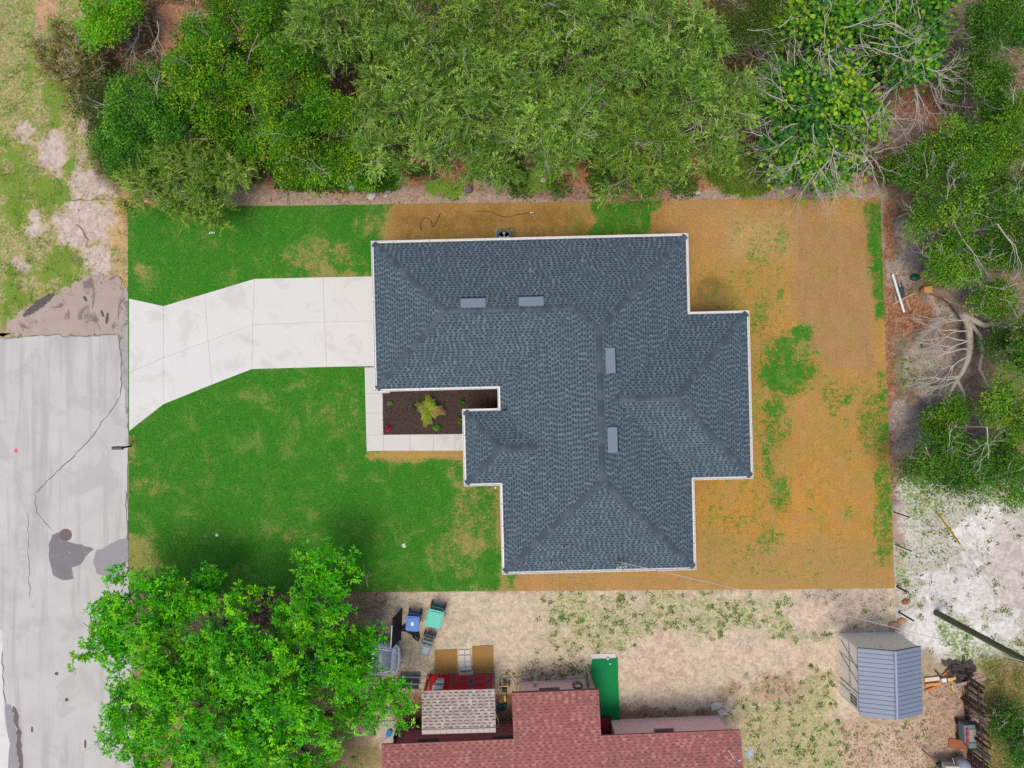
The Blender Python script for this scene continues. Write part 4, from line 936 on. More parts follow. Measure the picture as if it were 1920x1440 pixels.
gs = sheet('straw_mat', [(816, 1219), (857, 1217), (857, 1262), (814, 1262)], .02, mat('straw', C(168, 128, 70), .95, .3, 3, 50), .03); tag(gs, 'brown straw mat west of the paver strip', 'mat', 'straw mats by the canopy')
gs = sheet('straw_mat', [(885, 1213), (905, 1210), (924, 1211), (926, 1262), (886, 1262)], .02, mat('straw', None), .03); tag(gs, 'brown straw mat east of the paver strip', 'mat', 'straw mats by the canopy')
pv = thing('paver_strip', 'short strip of white square pavers between two straw mats', 'path', P(872, 1240, 0), 2)
pvm = mat('paver_white', C(222, 214, 206), .9, .1, 5); pvr = mat('paver_rose', C(198, 180, 168), .9, .12, 5)
for i in range(5):
    for s_ in (-1, 1):
        wd = .30 if i < 4 else .38; y0 = [0.52, .18, -.14, -.42, -.60][i]; hh = [.26, .34, .28, .24, .26][i]
        MB().box((s_*(wd/2+.012)+(.03 if i > 2 else 0), y0, .03), (wd, hh, .06), random.uniform(-1, 1)).build('paver', pvr if i >= 4 else pvm, pv, bevel=.008)
# black roll-up frame
fr = thing('metal_frame_rack', 'low metal frame with black panels standing beside the red rug', 'rack', P(776, 1275, 0), -2)
blp = mat('black_panel', C(44, 46, 54), .7, .2, 5)
for y_ in (.37, .0, -.37): MB().tube([(-.86, y_, .52), (.86, y_, .52)], .018, 6).build('rail', galv, fr)
for x_ in (-.86, .86):
    MB().tube([(x_, .37, .52), (x_, -.37, .52)], .018, 6).build('rail', galv, fr)
    for y_ in (.37, -.37): MB().tube([(x_, y_, 0), (x_, y_, .52)], .018, 6).build('leg', galv, fr)
MB().box((-.25, .185, .3), (1.15, .34, .02)).build('panel', blp, fr); MB().box((-.25, -.185, .3), (1.15, .34, .02)).build('panel', blp, fr)
for px, py, w_, d_, h_, lb in ((822, 1285, .5, .38, .45, 'white plastic storage bin with a windowed lid beside the red rug'), (826, 1275, .4, .26, .4, 'smaller white storage bin with black slots on the red rug')):
    s0 = thing('storage_bin', lb, 'storage bin', P(px, py, .05), -2, 'white storage bins'); MB().box((0, 0, h_/2), (w_, d_, h_), taper=1.04).build('body', wh, s0, bevel=.02)
    l_ = MB().box((0, 0, h_+.02), (w_+.05, d_+.05, .05)).build('lid', wh, s0, bevel=.015)
    for k in range(4): MB().box((-w_*.36+k*w_*.24, -d_*.12, h_+.048), (w_*.17, d_*.3, .008)).build('slot', mat('slot_grey', C(110, 116, 124), .5, .1) if w_ > .45 else black, l_)
# tricycle
tr = thing('tricycle', 'yellow pedal tricycle with black seat parked beside the canopy', 'tricycle', P(946.5, 1290, 0), 3)
yel = mat('yellow_paint', C(222, 178, 30), .45, .1, 5, spec=.4)
MB().tube([(0, -.55, .45), (0, -.3, .42), (0, .05, .35), (0, .2, .38)], .04, 7).build('frame', yel, tr); MB().box((0, -.38, .44), (.10, .34, .10)).build('fork', yel, tr, bevel=.02)
MB().tube([(-.26, .1, .62), (-.27, .3, .66), (-.2, .38, .66), (.2, .38, .66), (.27, .3, .66), (.26, .1, .62)], .035, 7).build('handlebar', yel, tr)
MB().box((0, .12, .46), (.26, .3, .10)).build('seat', black, tr, bevel=.04); MB().box((0, .29, .6), (.3, .06, .3)).build('backrest', black, tr, bevel=.03)
for x_ in (-.24, .24):
    w_ = MB().tube([(x_-.03, .2, .17), (x_+.03, .2, .17)], .17, 14).build('wheel', black, tr); MB().tube([(x_-.035, .2, .17), (x_+.035, .2, .17)], .08, 10).build('rim', yel, w_)
w_ = MB().tube([(-.03, -.5, .2), (.03, -.5, .2)], .2, 14).build('wheel', black, tr); MB().tube([(-.035, -.5, .2), (.035, -.5, .2)], .09, 10).build('rim', yel, w_)
ground_line('tire_hoop', [(936, 1272), (940, 1266), (950, 1265), (960, 1271), (966, 1282), (969, 1295)], .02, mat('grey_tube', C(110, 106, 116), .6, .2), 'grey bent tube arching around the yellow tricycle', 'tube', .3)
hp = MB(); c0 = Vector(P(928, 1352, .5))
hp.tube([c0+Vector((.03, .52, .25)), c0+Vector((.18, .2, .3)), c0+Vector((.22, 0, .3)), c0+Vector((.15, -.18, .28)), c0+Vector((-.05, -.3, .2)), c0+Vector((-.05, -.3, -.5))], .026, 6)
tag(hp.build('bicycle_hoop', white), 'curved white metal hoop sticking out beside the canopy', 'hoop')
tg = thing('teal_tarp', 'crumpled dark teal cloth on the ground east of the canopy', 'cloth', P(940, 1326, 0.0))
def crumple(mb, w_, d_, h_, n=8, seed=2):
    r_ = random.Random(seed); g = [[((i/n-.5)*w_*(1+.3*r_.uniform(-1, 1)), (j/n-.5)*d_*(1+.3*r_.uniform(-1, 1)), h_*r_.random()*(1-abs(i/n-.5)*1.6)*(1-abs(j/n-.5)*1.6)+.01) for j in range(n+1)] for i in range(n+1)]
    for i in range(n):
        for j in range(n): mb.face([g[i][j], g[i+1][j], g[i+1][j+1], g[i][j+1]])
    return mb
crumple(MB(), .5, .42, .3).build('cloth', mat('teal_cloth', C(28, 84, 82), .9, .3, 8), tg)
for px, py, r_, h_, cl, lb in ((783, 1351, .2, .3, (64, 58, 58), 'dark round pot on the shaded ground west of the canopy'), (764, 1365, .17, .12, (206, 204, 206), 'white bowl by the pink wall corner')):
    s0 = thing('pot', lb, 'pot', P(px, py, 0)); m_ = mat('pot_%d' % px, C(*cl), .6, .15, 6)
    MB().lathe([(r_*.7, 0), (r_, h_), (r_*.86, h_), (r_*.6, .04)], n=16).build('vessel', m_, s0, smooth=True)
    MB().lathe([(r_*.8, h_*.6), (r_*.2, h_*.62)], n=12).build('soil', mat('pot_soil', C(70, 56, 46), .95, .3), s0)
cps = sheet('corner_slab', jag([(716, 1352), (744, 1350), (746, 1400), (712, 1402)], 12, 1.5, True, 2), .03, mat('weathered_concrete', C(204, 196, 184), .9, .25, 3, stain=(C(150, 136, 112), 1.5, .5, .6)), .06); cps["kind"] = "structure"; cps["label"] = "weathered pale slab at the corner of the pink house"
sp = thing('blue_spade', 'small bright blue plastic scoop on the weathered slab', 'scoop', P(730, 1374, .04), 60)
MB().lathe([(.02, 0), (.13, .02), (.16, .1), (.13, .1), (.06, .04)], n=14, sx=1.4).build('scoop', mat('sky_plastic', C(40, 150, 200), .45, .1), sp, smooth=True); MB().tube([(-.18, 0, .06), (-.42, .03, .06)], .018, 6).build('handle', mat('grey_tube', None), sp)
MB().box((0, 0, 0), (.1, .1, .1))
gt = thing('gate_panel', 'dark panel closing the gap at the pink house corner', 'panel', P(750, 1374, 0), 4); MB().box((0, 0, .85), (.06, 1.2, 1.7)).build('board', blp, gt); MB().bar((0, .58, .0), (0, .58, 1.8), .08, .08).build('post', blp, gt)

# ------------------------------------------------------------------ bins, panel and car
def wheelie(name, label, px, py, rot, body_c, lid_c, print_=False, sc=1.1):
    """cart: the bin's back (hinge, handle, wheels) faces local +Y"""
    t_ = thing(name, label, 'bin', P(px, py, 0), rot, 'wheeled bins'); t_.scale = (sc, sc, 1.0+(sc-1)*.4); m_ = mat('bin_'+name, C(*body_c), .5, .12, 4); ml = mat('lid_'+name, C(*lid_c), .45, .1, 5, spec=.4)
    MB().box((0, 0, .52), (.5, .56, .98), taper=1.22).build('body', m_, t_, bevel=.03)
    l_ = MB(); pts = [(-.32, .34), (-.34, -.30), (-.27, -.40), (.27, -.40), (.34, -.30), (.32, .34)]
    l_.prism(pts, 1.02, 1.06); l_.prism([(x_*.8, y_*.8) for x_, y_ in pts], 1.06, 1.10); lo = l_.build('lid', ml, t_, bevel=.012)
    for x_ in (-.14, 0, .14): MB().box((x_, -.0, 1.105), (.05, .46, .012)).build('rib', ml, lo, bevel=.004)
    if print_:
        MB().box((-.02, -.02, 1.113), (.12, .17, .008)).build('print', wh, lo); MB().box((.05, -.04, 1.113), (.05, .10, .008)).build('print', wh, lo)
    MB().tube([(-.27, .32, .98), (-.27, .45, 1.0), (.27, .45, 1.0), (.27, .32, .98)], .022, 6).build('handle', m_, t_)
    for x_ in (-.3, .3):
        w_ = MB().tube([(x_-.03, .30, .14), (x_+.03, .30, .14)], .14, 14).build('wheel', black, t_)
    MB().tube([(-.3, .30, .14), (.3, .30, .14)], .014, 6).build('axle', lead, t_)
    return t_
wheelie('blue_bin', 'blue wheeled bin with white print on its lid', 779, 1156, 176-180, (10, 66, 140), (24, 116, 206), True)
wheelie('teal_bin', 'teal wheeled bin on the bare sand', 819.5, 1146, -14, (20, 110, 100), (52, 196, 172), False, 1.28)
gb = thing('grey_cart', 'grey wheeled cart lying tilted near the straw mats', 'bin', P(803, 1201, 0), -16, 'wheeled bins')
gm_ = mat('grey_bin', C(120, 134, 142), .5, .12, 4)
MB().box((0, -.06, .5), (.5, .72, .9), taper=1.1).build('body', gm_, gb, bevel=.03)
lo = MB().box((0, -.12, .985), (.56, .66, .05)).build('lid', gm_, gb, bevel=.02); MB().box((.0, -.16, 1.015), (.34, .36, .02)).build('lid_panel', mat('grey_lid_inset', C(146, 164, 170), .45, .1), lo, bevel=.01)
for x_ in (-.13, .13): MB().box((x_, .17, 1.013), (.2, .06, .015)).build('slot', black, lo)
MB().box((0, .38, .62), (.5, .28, .5)).build('back_panel', mat('dark_grey_bin', C(76, 80, 80), .6, .15), gb, bevel=.02); MB().tube([(-.24, .5, .8), (-.24, .6, .84), (.24, .6, .84), (.24, .5, .8)], .02, 6).build('handle', gm_, gb)
for x_ in (-.3, .3): MB().tube([(x_-.03, .42, .14), (x_+.03, .42, .14)], .14, 14).build('wheel', black, gb)
# leaning black sheet of a fallen screen
pn = thing('leaning_screen', 'tall black screen panel with a white edge leaning beside the bins', 'screen', P(748, 1172, 0), -3)
s0 = MB(); s0.add([(.12, .9, 0), (.12, -.75, 0), (-.17, -.78, 1.5), (-.17, .72, 1.5), (.16, .9, 0), (.16, -.75, 0), (-.13, -.78, 1.5), (-.13, .72, 1.5)], [(0, 1, 2, 3), (7, 6, 5, 4), (0, 4, 5, 1), (1, 5, 6, 2), (2, 6, 7, 3), (3, 7, 4, 0)]); s0.build('panel', blp, pn)
MB().bar((-.15, -.78, 1.52), (-.15, .5, 1.52), .05, .04).build('edge_strip', white, pn)
for y_ in (.9, -.75): MB().bar((.14, y_, 0), (-.15, y_*.9, 1.5), .05, .06).build('stile', blp, pn)
cb = thing('black_tarp', 'crumpled black tarp spread on the sand below the blue bin', 'tarp', P(768, 1182, 0), 0)
tp = MB(); g = [(-.75, .0), (-.1, .5), (.35, .38), (.5, .05), (.58, -.35), (.5, -.62), (.36, -.55), (.2, -.3), (-.1, -.12), (-.5, .08)]
cx = sum(p_[0] for p_ in g)/len(g); cy = sum(p_[1] for p_ in g)/len(g); n = len(g); ring1 = [((x_+cx)/2+random.uniform(-.05, .05), (y_+cy)/2+random.uniform(-.05, .05), random.uniform(.05, .22)) for x_, y_ in g]; ring0 = [(x_, y_, random.uniform(.01, .05)) for x_, y_ in g]
for i in range(n):
    j = (i+1) % n; tp.face([ring0[i], ring0[j], ring1[j], ring1[i]]); tp.face([ring1[i], ring1[j], (cx, cy, .16)])
tp.build('sheet', mat('black_cloth', C(52, 50, 52), .85, .3, 6), cb)
for k in range(4): MB().tube([(.3+.02*k, -.2-.06*k, .16), (.42, -.3-.05*k, .2), (.5, -.42-.03*k, .12)], .02, 5).build('strap', mat('strap_grey', C(104, 104, 108), .8, .2), cb)
# silver car, nose to the east, mostly under the tree
car = thing('silver_car', 'silver car parked with its nose sticking out from under the tree', 'car', P(670, 1224, 0), -4)
paint = mat('car_silver', C(232, 233, 236), .3, .05, 2, metal=.25, spec=.5); dkg = mat('car_glass', (0.02, 0.025, 0.03), .08, .05, spec=.7)
def loft(sections, m, name, parent, smooth=True):
    """sections: (x, half width bottom, half width top, z bottom, z top)"""
    mb = MB(); rings = []
    for x_, wb, wt, zb, zt in sections:
        zm = zb+(zt-zb)*.55; r_ = []
        for s_ in (-1, 1):
            pts = [(x_, s_*wb*.92, zb), (x_, s_*wb, zb+.06), (x_, s_*wb*1.0, zm), (x_, s_*(wb*.3+wt*.7), zt-.05), (x_, s_*wt*.85, zt)]
            r_ += pts if s_ < 0 else pts[::-1]
        rings.append(r_)
    k = len(rings[0]); vs_ = [v_ for r_ in rings for v_ in r_]
    fs = [(i*k+j, (i+1)*k+j, (i+1)*k+(j+1) % k, i*k+(j+1) % k) for i in range(len(rings)-1) for j in range(k)]
    fs += [tuple(range(k)), tuple(range(len(rings)*k-1, (len(rings)-1)*k-1, -1))]
    mb.add(vs_, fs); return mb.build(name, m, parent, smooth)
loft([(-2.3, .6, .5, .35, .8), (-2.2, .86, .7, .25, .95), (-1.5, .92, .8, .22, 1.0), (0, .93, .8, .2, .98), (.9, .92, .76, .2, .96), (1.7, .9, .72, .22, .9), (2.1, .84, .64, .25, .82), (2.32, .55, .45, .32, .7)], paint, 'body', car)
loft([(-2.0, .74, .5, .92, .98), (-1.5, .78, .58, .92, 1.42), (.1, .78, .58, .92, 1.45), (.95, .74, .52, .9, .97)], dkg, 'windows', car)
loft([(-1.55, .6, .5, 1.38, 1.46), (-.7, .62, .54, 1.40, 1.49), (.15, .6, .5, 1.38, 1.47)], paint, 'roof', car)
loft([(1.05, .70, .66, .9, .975), (1.5, .68, .62, .88, .955), (2.0, .62, .5, .8, .88)], mat('hood_grey', C(168, 172, 182), .3, .05, spec=.5), 'hood', car)
bp = MB().tube([(2.0, -.86, .55), (2.28, -.6, .52), (2.38, 0, .52), (2.28, .6, .52), (2.0, .86, .55)], .11, 8).build('bumper', white, car, True)
for s_ in (-1, 1):
    MB().lathe([(.05, 0), (.12, .03), (.08, .08)], (2.14, s_*.58, .7), 12).build('headlight', galv, car)
    for x_ in (-1.4, 1.35):
        w_ = MB().tube([(x_, s_*.72, .32), (x_, s_*.95, .32)], .32, 20).build('wheel', black, car)
        MB().tube([(x_, s_*.94, .32), (x_, s_*.965, .32)], .2, 14).build('rim', galv, w_)
    MB().box((.75, s_*1.0, 1.0), (.16, .18, .12)).build('mirror', paint, car, bevel=.03)

# ------------------------------------------------------------------ metal shed
shx0, shx1, shy0, shy1 = 17.93, 21.12, -17.05, -13.6; scx = (shx0+shx1)/2; scy = (shy0+shy1)/2
sh = thing('garden_shed', 'beige metal shed with a grey ribbed roof in the yard corner', 'shed', (scx, scy, 0), 1.6)
hwid, hlen = (shx1-shx0)/2, (shy1-shy0)/2; ez, rz_ = 2.3, 2.85
beige = mat('shed_beige', (0.8, 0.76, 0.66), .6, .08, 1.5, 30, stain=(C(196, 186, 166), 1.2, .58, .5))
seam = mat('shed_seam', C(140, 138, 130), .7, .3, 8)
w_ = MB(); L0, L1, W0 = -hlen, hlen, hwid-.04
for a, b_ in (((-W0, L1), (-W0, L0)), ((W0, L0), (W0, L1))): w_.face([(a[0], a[1]*.98, -.04), (b_[0], b_[1]*.98, -.04), (b_[0], b_[1]*.98, ez), (a[0], a[1]*.98, ez)])
for y_, s_ in ((L1*.98, 1), (L0*.98, -1)):
    pts = [(-W0, y_, -.04), (W0, y_, -.04), (W0, y_, ez), (0, y_, rz_-.03), (-W0, y_, ez)]; w_.face(pts[::-1] if s_ > 0 else pts)
w_.build('wall', beige, sh)
rm = mat('shed_roof_grey', C(130, 142, 162), .5, .08, 1.6, 40, spec=.4, stain=(C(150, 160, 178), 1.1, .6, .5)); rd = mat('shed_roof_seam', C(74, 84, 104), .6, .1)
nrib = 15
for s_ in (-1, 1):
    for k in range(nrib):
        y0 = L0-.03+(2*hlen+.06)*k/nrib; y1 = L0-.03+(2*hlen+.06)*(k+1)/nrib; mb = MB(); x_ = s_*(hwid+.04)
        z_e = ez-.02; f_ = [(0, y0, rz_), (x_, y0, z_e), (x_, y1-.035, z_e), (0, y1-.035, rz_)]; f2 = [(0, y1-.035, rz_), (x_, y1-.035, z_e), (x_, y1-.018, z_e-.03), (0, y1-.018, rz_-.03)]; f3 = [(0, y1-.018, rz_-.03), (x_, y1-.018, z_e-.03), (x_, y1, z_e), (0, y1, rz_)]
        for q_ in (f_, f2, f3): mb.face(q_ if s_ > 0 else q_[::-1])
        mb.face([(x_, y0, z_e), (x_, y0, z_e-.05), (x_, y1, z_e-.05), (x_, y1, z_e)] if s_ > 0 else [(x_, y1, z_e), (x_, y1, z_e-.05), (x_, y0, z_e-.05), (x_, y0, z_e)])
        mb.build('roof_panel', rm, sh)
        MB().bar((s_*.12, y1-.018, rz_-.042-(rz_-ez)*.12/hwid+.018), (x_*.995, y1-.018, z_e-.014), .035, .012).build('seam', rd, sh)
cp_ = MB().tube([(0, L0-.05, rz_+.0), (0, L1+.03, rz_+.0)], .085, 10).build('ridge_cap', mat('ridge_grey', C(150, 160, 180), .4, .08, spec=.5), sh)
MB().bar((-hwid-.02, L1+.02, ez-.02), (0, L1+.02, rz_-.02), .03, .08).bar((0, L1+.02, rz_-.02), (hwid+.02, L1+.02, ez-.02), .03, .08).build('rake_trim', rd, sh)
for y_ in (L1*.93, .75, .05, -.72, L0*.95): MB().box((-W0-.012, y_, 1.1), (.02, .05, 2.2)).build('wall_rib', beige, sh)
for a, b_ in (((1.45, .3), (.55, 2.1)), ((.66, .2), (-.2, 2.2)), ):
    MB().bar((-W0-.02, a[0], a[1]), (-W0-.02, b_[0], b_[1]), .02, .035).build('brace', seam, sh)
MB().bar((-W0-.02, 1.62, 1.2), (-W0-.02, -.7, 1.2), .02, .03).build('rail', seam, sh); MB().bar((-W0-.02, .72, .1), (-W0-.02, .72, 2.2), .02, .04).build('door_edge', seam, sh); MB().bar((-W0-.02, -.70, .1), (-W0-.02, -.70, 2.2), .02, .04).build('door_edge', seam, sh)
MB().bar((-W0-.02, -1.0, .05), (-W0-.02, -1.0, 1.2), .02, .03).build('door_edge', seam, sh)
f_ = MB().box((-W0-.015, -1.25, 1.6), (.03, .74, .86)).build('window', white, sh)
for y_ in (-1.42, -1.25, -1.08):
    for z_ in (1.4, 1.78): MB().box((-W0-.022, y_, z_), (.03, .13, .32)).build('pane', glass, f_)
# bent pipe behind the shed
tag(MB().tube([P(1640, 1178, .3), P(1643, 1166, .9), P(1648, 1163, 1.0), P(1652, 1168, .9), P(1654, 1180, .2)], .025, 6).build('bent_pipe', galv), 'bent white pipe sticking up behind the metal shed', 'pipe')
# utility pole, guy and overhead line
po = Vector(P(1756, 1149, 0))
up = thing('utility_pole', 'tall moss-green wooden utility pole leaning out of the picture', 'pole', po)
MB().tube([(0, 0, -.3), (0, 0, 3), (0, 0, 7), (0, 0, 9.5)], [.17, .16, .145, .13], 12).build('shaft', mat('pole_wood', C(108, 112, 84), .9, .3, 2.5, 30), up, True)
MB().box((0, 0, 9.0), (2.2, .1, .12), 40).build('crossarm', mat('grey_wood', None), up)
for k in (-.9, 0, .9): MB().lathe([(.05, 0), (.06, .08), (.03, .16)], (k*math.cos(.7), k*math.sin(.7), 9.06), 8).build('insulator', white, up)
for k in range(3): MB().box((.12, .1, 2.5+k*1.6), (.03, .08, .25), 40).build('tag_plate', galv, up)
top = po+Vector((0, 0, 7)); an_ = Vector(P(1755, 958, 0)); gy_ = thing('guy_wire', 'steel guy wire with a yellow plastic guard in the white sand', 'guy wire', an_)
dv = (po+Vector((0, 0, 8.6)))-an_; MB().tube([(0, 0, 0), dv], .008, 5).build('wire', lead, gy_); u_ = dv.normalized(); MB().tube([u_*.15, u_*2.5], .05, 8).build('guard', mat('guy_yellow', C(232, 190, 30), .5, .1), gy_); MB().tube([-u_*.3, u_*.2], .025, 6).build('anchor_rod', lead, gy_)
x_, y_ = HP(1162, 1058, 4.0); a0 = Matrix.Rotation(math.radians(1.4), 3, 'Z') @ Vector((x_, y_, 3.55)); pts = [a0.lerp(top, k/24)-Vector((0, 0, .55*4*(k/24)*(1-k/24))) for k in range(25)]
tag(MB().tube(pts, .016, 5).build('service_line', mat('line_grey', C(196, 192, 186), .6, .1)), 'overhead service line running from the house to the utility pole', 'overhead line')
rust = mat('rusty_metal', C(112, 84, 70), .9, .4, 8); dkw = mat('dark_wood', C(84, 66, 60), .95, .45, 5, 40)
for px, py, h_, lb in ((1676, 960, 1.5, 'thin rusty fence post by the sod corner nearest the trees'), (1679, 1021, 1.5, 'thin rusty fence post halfway along the white sand'), (1682, 1100, 1.0, 'short rusty stake at the corner of the brown lawn'), (1686, 1148, 1.4, 'stout dark post stump behind the metal shed')):
    x_, y_, _ = P(px, py); s0 = thing('fence_post', lb, 'post', (x_, y_, 0), 0, 'posts along the white sand')
    MB().tube([(0, 0, -.1), (0, 0, h_)], .035 if h_ > 1.45 else .05, 7).build('shaft', rust if h_ > 1.45 else dkw, s0); MB().lathe([(.05, h_), (.03, h_+.04)], n=7).build('cap', rust, s0)
# rotting fence of dark boards
fn = thing('board_fence', 'dark weathered wooden fence of upright boards in the bottom corner', 'fence', P(1804, 1262, 0))
o0 = Vector(P(1804, 1262, 0)); fpts = [(1810, 1268), (1806, 1262), (1805, 1282), (1806, 1310), (1809, 1340), (1812, 1370), (1814, 1400), (1812, 1440), (1808, 1480)]; fpts = fpts[1:]
path = [Vector(P(*p_))-o0 for p_ in fpts]; k = 0
for i in range(len(path)-1):
    a = path[i]; b_ = path[i+1]; d = b_-a; n = max(1, int(d.length/.135))
    for j in range(n):
        c0 = a+d*((j+.5)/n); hh = random.uniform(1.55, 2.0); lean = random.uniform(-.10, .10); dn = d.normalized()
        if random.random() < .06: continue
        q0 = Vector((c0.x, c0.y, 0)); q1 = q0+Vector((random.uniform(-.04, .1), lean, hh)); mb = MB(); wv_ = dn*.058; tv = Vector((dn.y, -dn.x, 0))*.012
        mb.add([q0-wv_-tv, q0+wv_-tv, q0+wv_+tv, q0-wv_+tv, q1-wv_-tv, q1+wv_-tv, q1+wv_+tv, q1-wv_+tv], [(0, 1, 2, 3), (7, 6, 5, 4), (0, 4, 5, 1), (1, 5, 6, 2), (2, 6, 7, 3), (3, 7, 4, 0)])
        mb.build('plank', random.choice([dkw, mat('dark_wood2', C(104, 88, 82), .95, .4, 5, 40), mat('dark_wood3', C(66, 52, 48), .95, .4, 5, 40), mat('pale_wood', C(146, 132, 124), .95, .35, 5, 40)] if random.random() < .9 else [dkw]), fn)
for z_ in (.5, 1.4):
    for i in range(len(path)-1): MB().bar(path[i]+Vector((-.05, 0, z_)), path[i+1]+Vector((-.05, 0, z_)), .05, .09).build('rail', dkw, fn)
for i in (0, 2, 4, 6): MB().bar(path[i]+Vector((-.08, 0, -.1)), path[i]+Vector((-.08, 0, 1.9)), .09, .09).build('post', dkw, fn)
# lumber
lum = [mat('new_lumber', C(226, 150, 80), .8, .15, 3, 40), mat('pale_lumber', C(236, 214, 190), .8, .12, 3, 40), mat('orange_lumber', C(206, 128, 66), .8, .2, 3, 40), mat('grey_lumber', C(164, 152, 148), .9, .2, 3, 40)]
def board(a, b_, w_, h_, z_, m_, lb, nm='timber_board', gp_='loose boards in the yard corner'):
    A0 = Vector(P(*a)); B0 = Vector(P(*b_)); A0.z = z_ if not isinstance(z_, tuple) else z_[0]; B0.z = z_ if not isinstance(z_, tuple) else z_[1]
    tag(MB().bar(A0, B0, w_, h_).build(nm, m_, bevel=.006), lb, 'board', gp_)
board((1733, 1274), (1760, 1271), .2, .05, .05, lum[1], 'wide pale board sticking out behind the shed')
board((1734, 1284), (1762, 1281), .16, .05, .06, lum[0], 'fresh orange board under the pale one by the shed')
board((1734, 1295), (1752, 1288), .12, .05, .04, lum[2], 'short orange offcut by the shed wall')
board((1766, 1266), (1783, 1254), .1, .05, .05, lum[2], 'long thin orange board pointing toward the fence end')
board((1775, 1274), (1789, 1268), .2, .06, .10, mat('yellow_foam', C(236, 196, 110), .8, .1), 'yellow foam board lying on the lumber heap')
board((1783, 1284), (1787, 1294), .08, .04, .05, mat('yellow_foam', None), 'short yellow stick below the lumber heap')
board((1752, 1256), (1768, 1276), .08, .06, .12, blp, 'black bar lying across the lumber heap')
board((1792, 1282), (1824, 1258), .18, .05, (.15, 1.0), lum[3], 'long grey board propped against the fence end')
board((1803, 1278), (1815, 1345), .10, .10, .08, lum[0], 'long orange beam lying beside the dark fence')
board((1810, 1290), (1818, 1344), .07, .08, .06, lum[2], 'thinner orange beam lying against the longer beam')
board((1762, 1273), (1770, 1272), .2, .14, .16, wh, 'crumpled white wrapping on the lumber heap', 'wrapping')
board((1796, 1325), (1848, 1317), .025, .025, (1.0, 1.5), lum[3], 'thin grey rod lying across the fence top', 'rod')
board((1778, 1392), (1812, 1397), .5, .04, .04, mat('rust_board', C(170, 104, 66), .9, .25, 3), 'rust-brown sheet lying below the tool cart')
tg = thing('spoil_heap', 'dark brown heap of rotten leaves at the end of the fence', 'heap', P(1798, 1258, 0)); crumple(MB(), 1.5, 1.1, .8, 10, 5).build('mound', mat('rotten', C(92, 78, 76), .95, .5, 6, 50), tg)
ct = thing('tool_cart', 'grey tool cart with red strips parked against the dark fence', 'cart', P(1803, 1366, 0), 3)
MB().box((0, .1, .55), (.72, .98, .5)).build('box', mat('cart_grey', C(112, 128, 132), .6, .2, 4), ct, bevel=.03); MB().box((.08, .02, .815), (.5, .66, .03)).build('tray', mat('cart_tray', C(150, 156, 148), .6, .25, 4, stain=(C(196, 130, 84), 1.4, .5, .9)), ct)
MB().tube([(-.22, .42, .84), (-.2, .2, .88), (-.24, .0, .86), (-.2, -.2, .88), (-.24, -.4, .84)], .055, 6).build('red_strip', mat('red_cloth', C(206, 50, 76), .7, .2, 8), ct)
MB().box((.06, -.52, .6), (.46, .3, .5)).build('bin', mat('cart_grey', None), ct, bevel=.03); MB().tube([(-.36, .62, .8), (-.36, .7, 1.0), (.36, .7, 1.0), (.36, .62, .8)], .02, 6).build('handle', black, ct)
for x_ in (-.34, .34):
    for y_ in (-.35, .5): MB().tube([(x_-.03, y_, .15), (x_+.03, y_, .15)], .15, 12).build('wheel', black, ct)
MB().box((.42, .1, .6), (.06, .9, .4)).build('side_board', dkw, ct)
# trailer at the bottom edge
tl = thing('yard_trailer', 'grey trailer hitch with a pale box at the bottom picture edge', 'trailer', P(1765, 1428, 0), -2)
MB().box((.0, -.05, .8), (.75, .7, .5)).build('tool_box', mat('trailer_cream', C(206, 200, 186), .6, .1, 3), tl, bevel=.03); MB().lathe([(.42, .4), (.44, .7), (.3, .95), (.1, 1.0)], (.75, .12, 0), 16).build('tank', mat('tank_grey', C(156, 160, 172), .5, .1), tl, smooth=True)
MB().bar((-.4, .15, .5), (-1.35, .85, .5), .09, .09).build('drawbar', rust, tl); MB().box((-.42, .12, .55), (.28, .3, .2), 40).build('coupler', black, tl, bevel=.02); MB().tube([(.2, .2, .9), (.0, .7, .95)], .02, 5).build('strut', galv, tl)
MB().box((-.35, -.5, .45), (.3, .2, .3)).build('tail_lamp', mat('orange_lamp', C(240, 120, 84), .4, .1), tl, bevel=.02)
fb_ = MB(); fb_.prism([(.5, -.45), (3.2, -.7), (3.4, -3.0), (.3, -2.6)], .5, .62); fb_.build('bed', mat('tarp_blue', C(206, 212, 228), .5, .1, 3), tl, bevel=.03)
for x_ in (.6, 2.6): MB().tube([(x_, -1.5, .3), (x_+.2, -1.5, .3)], .3, 14).build('wheel', black, tl)
# timber and pipe east of the lawn
tag(MB().bar(P(1673, 514, .12), P(1695, 586, .10), .11, .11).build('white_pipe', wh, bevel=.02), 'long white post lying beside the lawn edge under the trees', 'post')
board((1671, 572), (1713, 550), .12, .05, .06, mat('tan_board', C(178, 150, 112), .9, .2, 3), 'tan board crossing under the white post', gp_='boards beside the white post')
board((1682, 518), (1687, 538), .08, .05, .05, mat('rose_board', C(176, 152, 142), .9, .2, 3), 'short rose-grey board above the crossing', gp_='boards beside the white post')
board((1697, 562), (1706, 581), .10, .05, .05, mat('rose_board', None), 'short rose-grey board below the crossing', gp_='boards beside the white post')
board((1677, 556), (1680, 566), .10, .05, .05, mat('grey_lumber', None), 'stubby grey board near the lawn edge', gp_='boards beside the white post')
bk = thing('buried_tarp', 'dark blue-grey cloth strip lying beside the white post', 'cloth', P(1690, 545, 0), 10); crumple(MB(), .3, .9, .16, 6, 8).build('cloth', mat('slate_cloth', C(66, 76, 88), .9, .2, 5), bk)
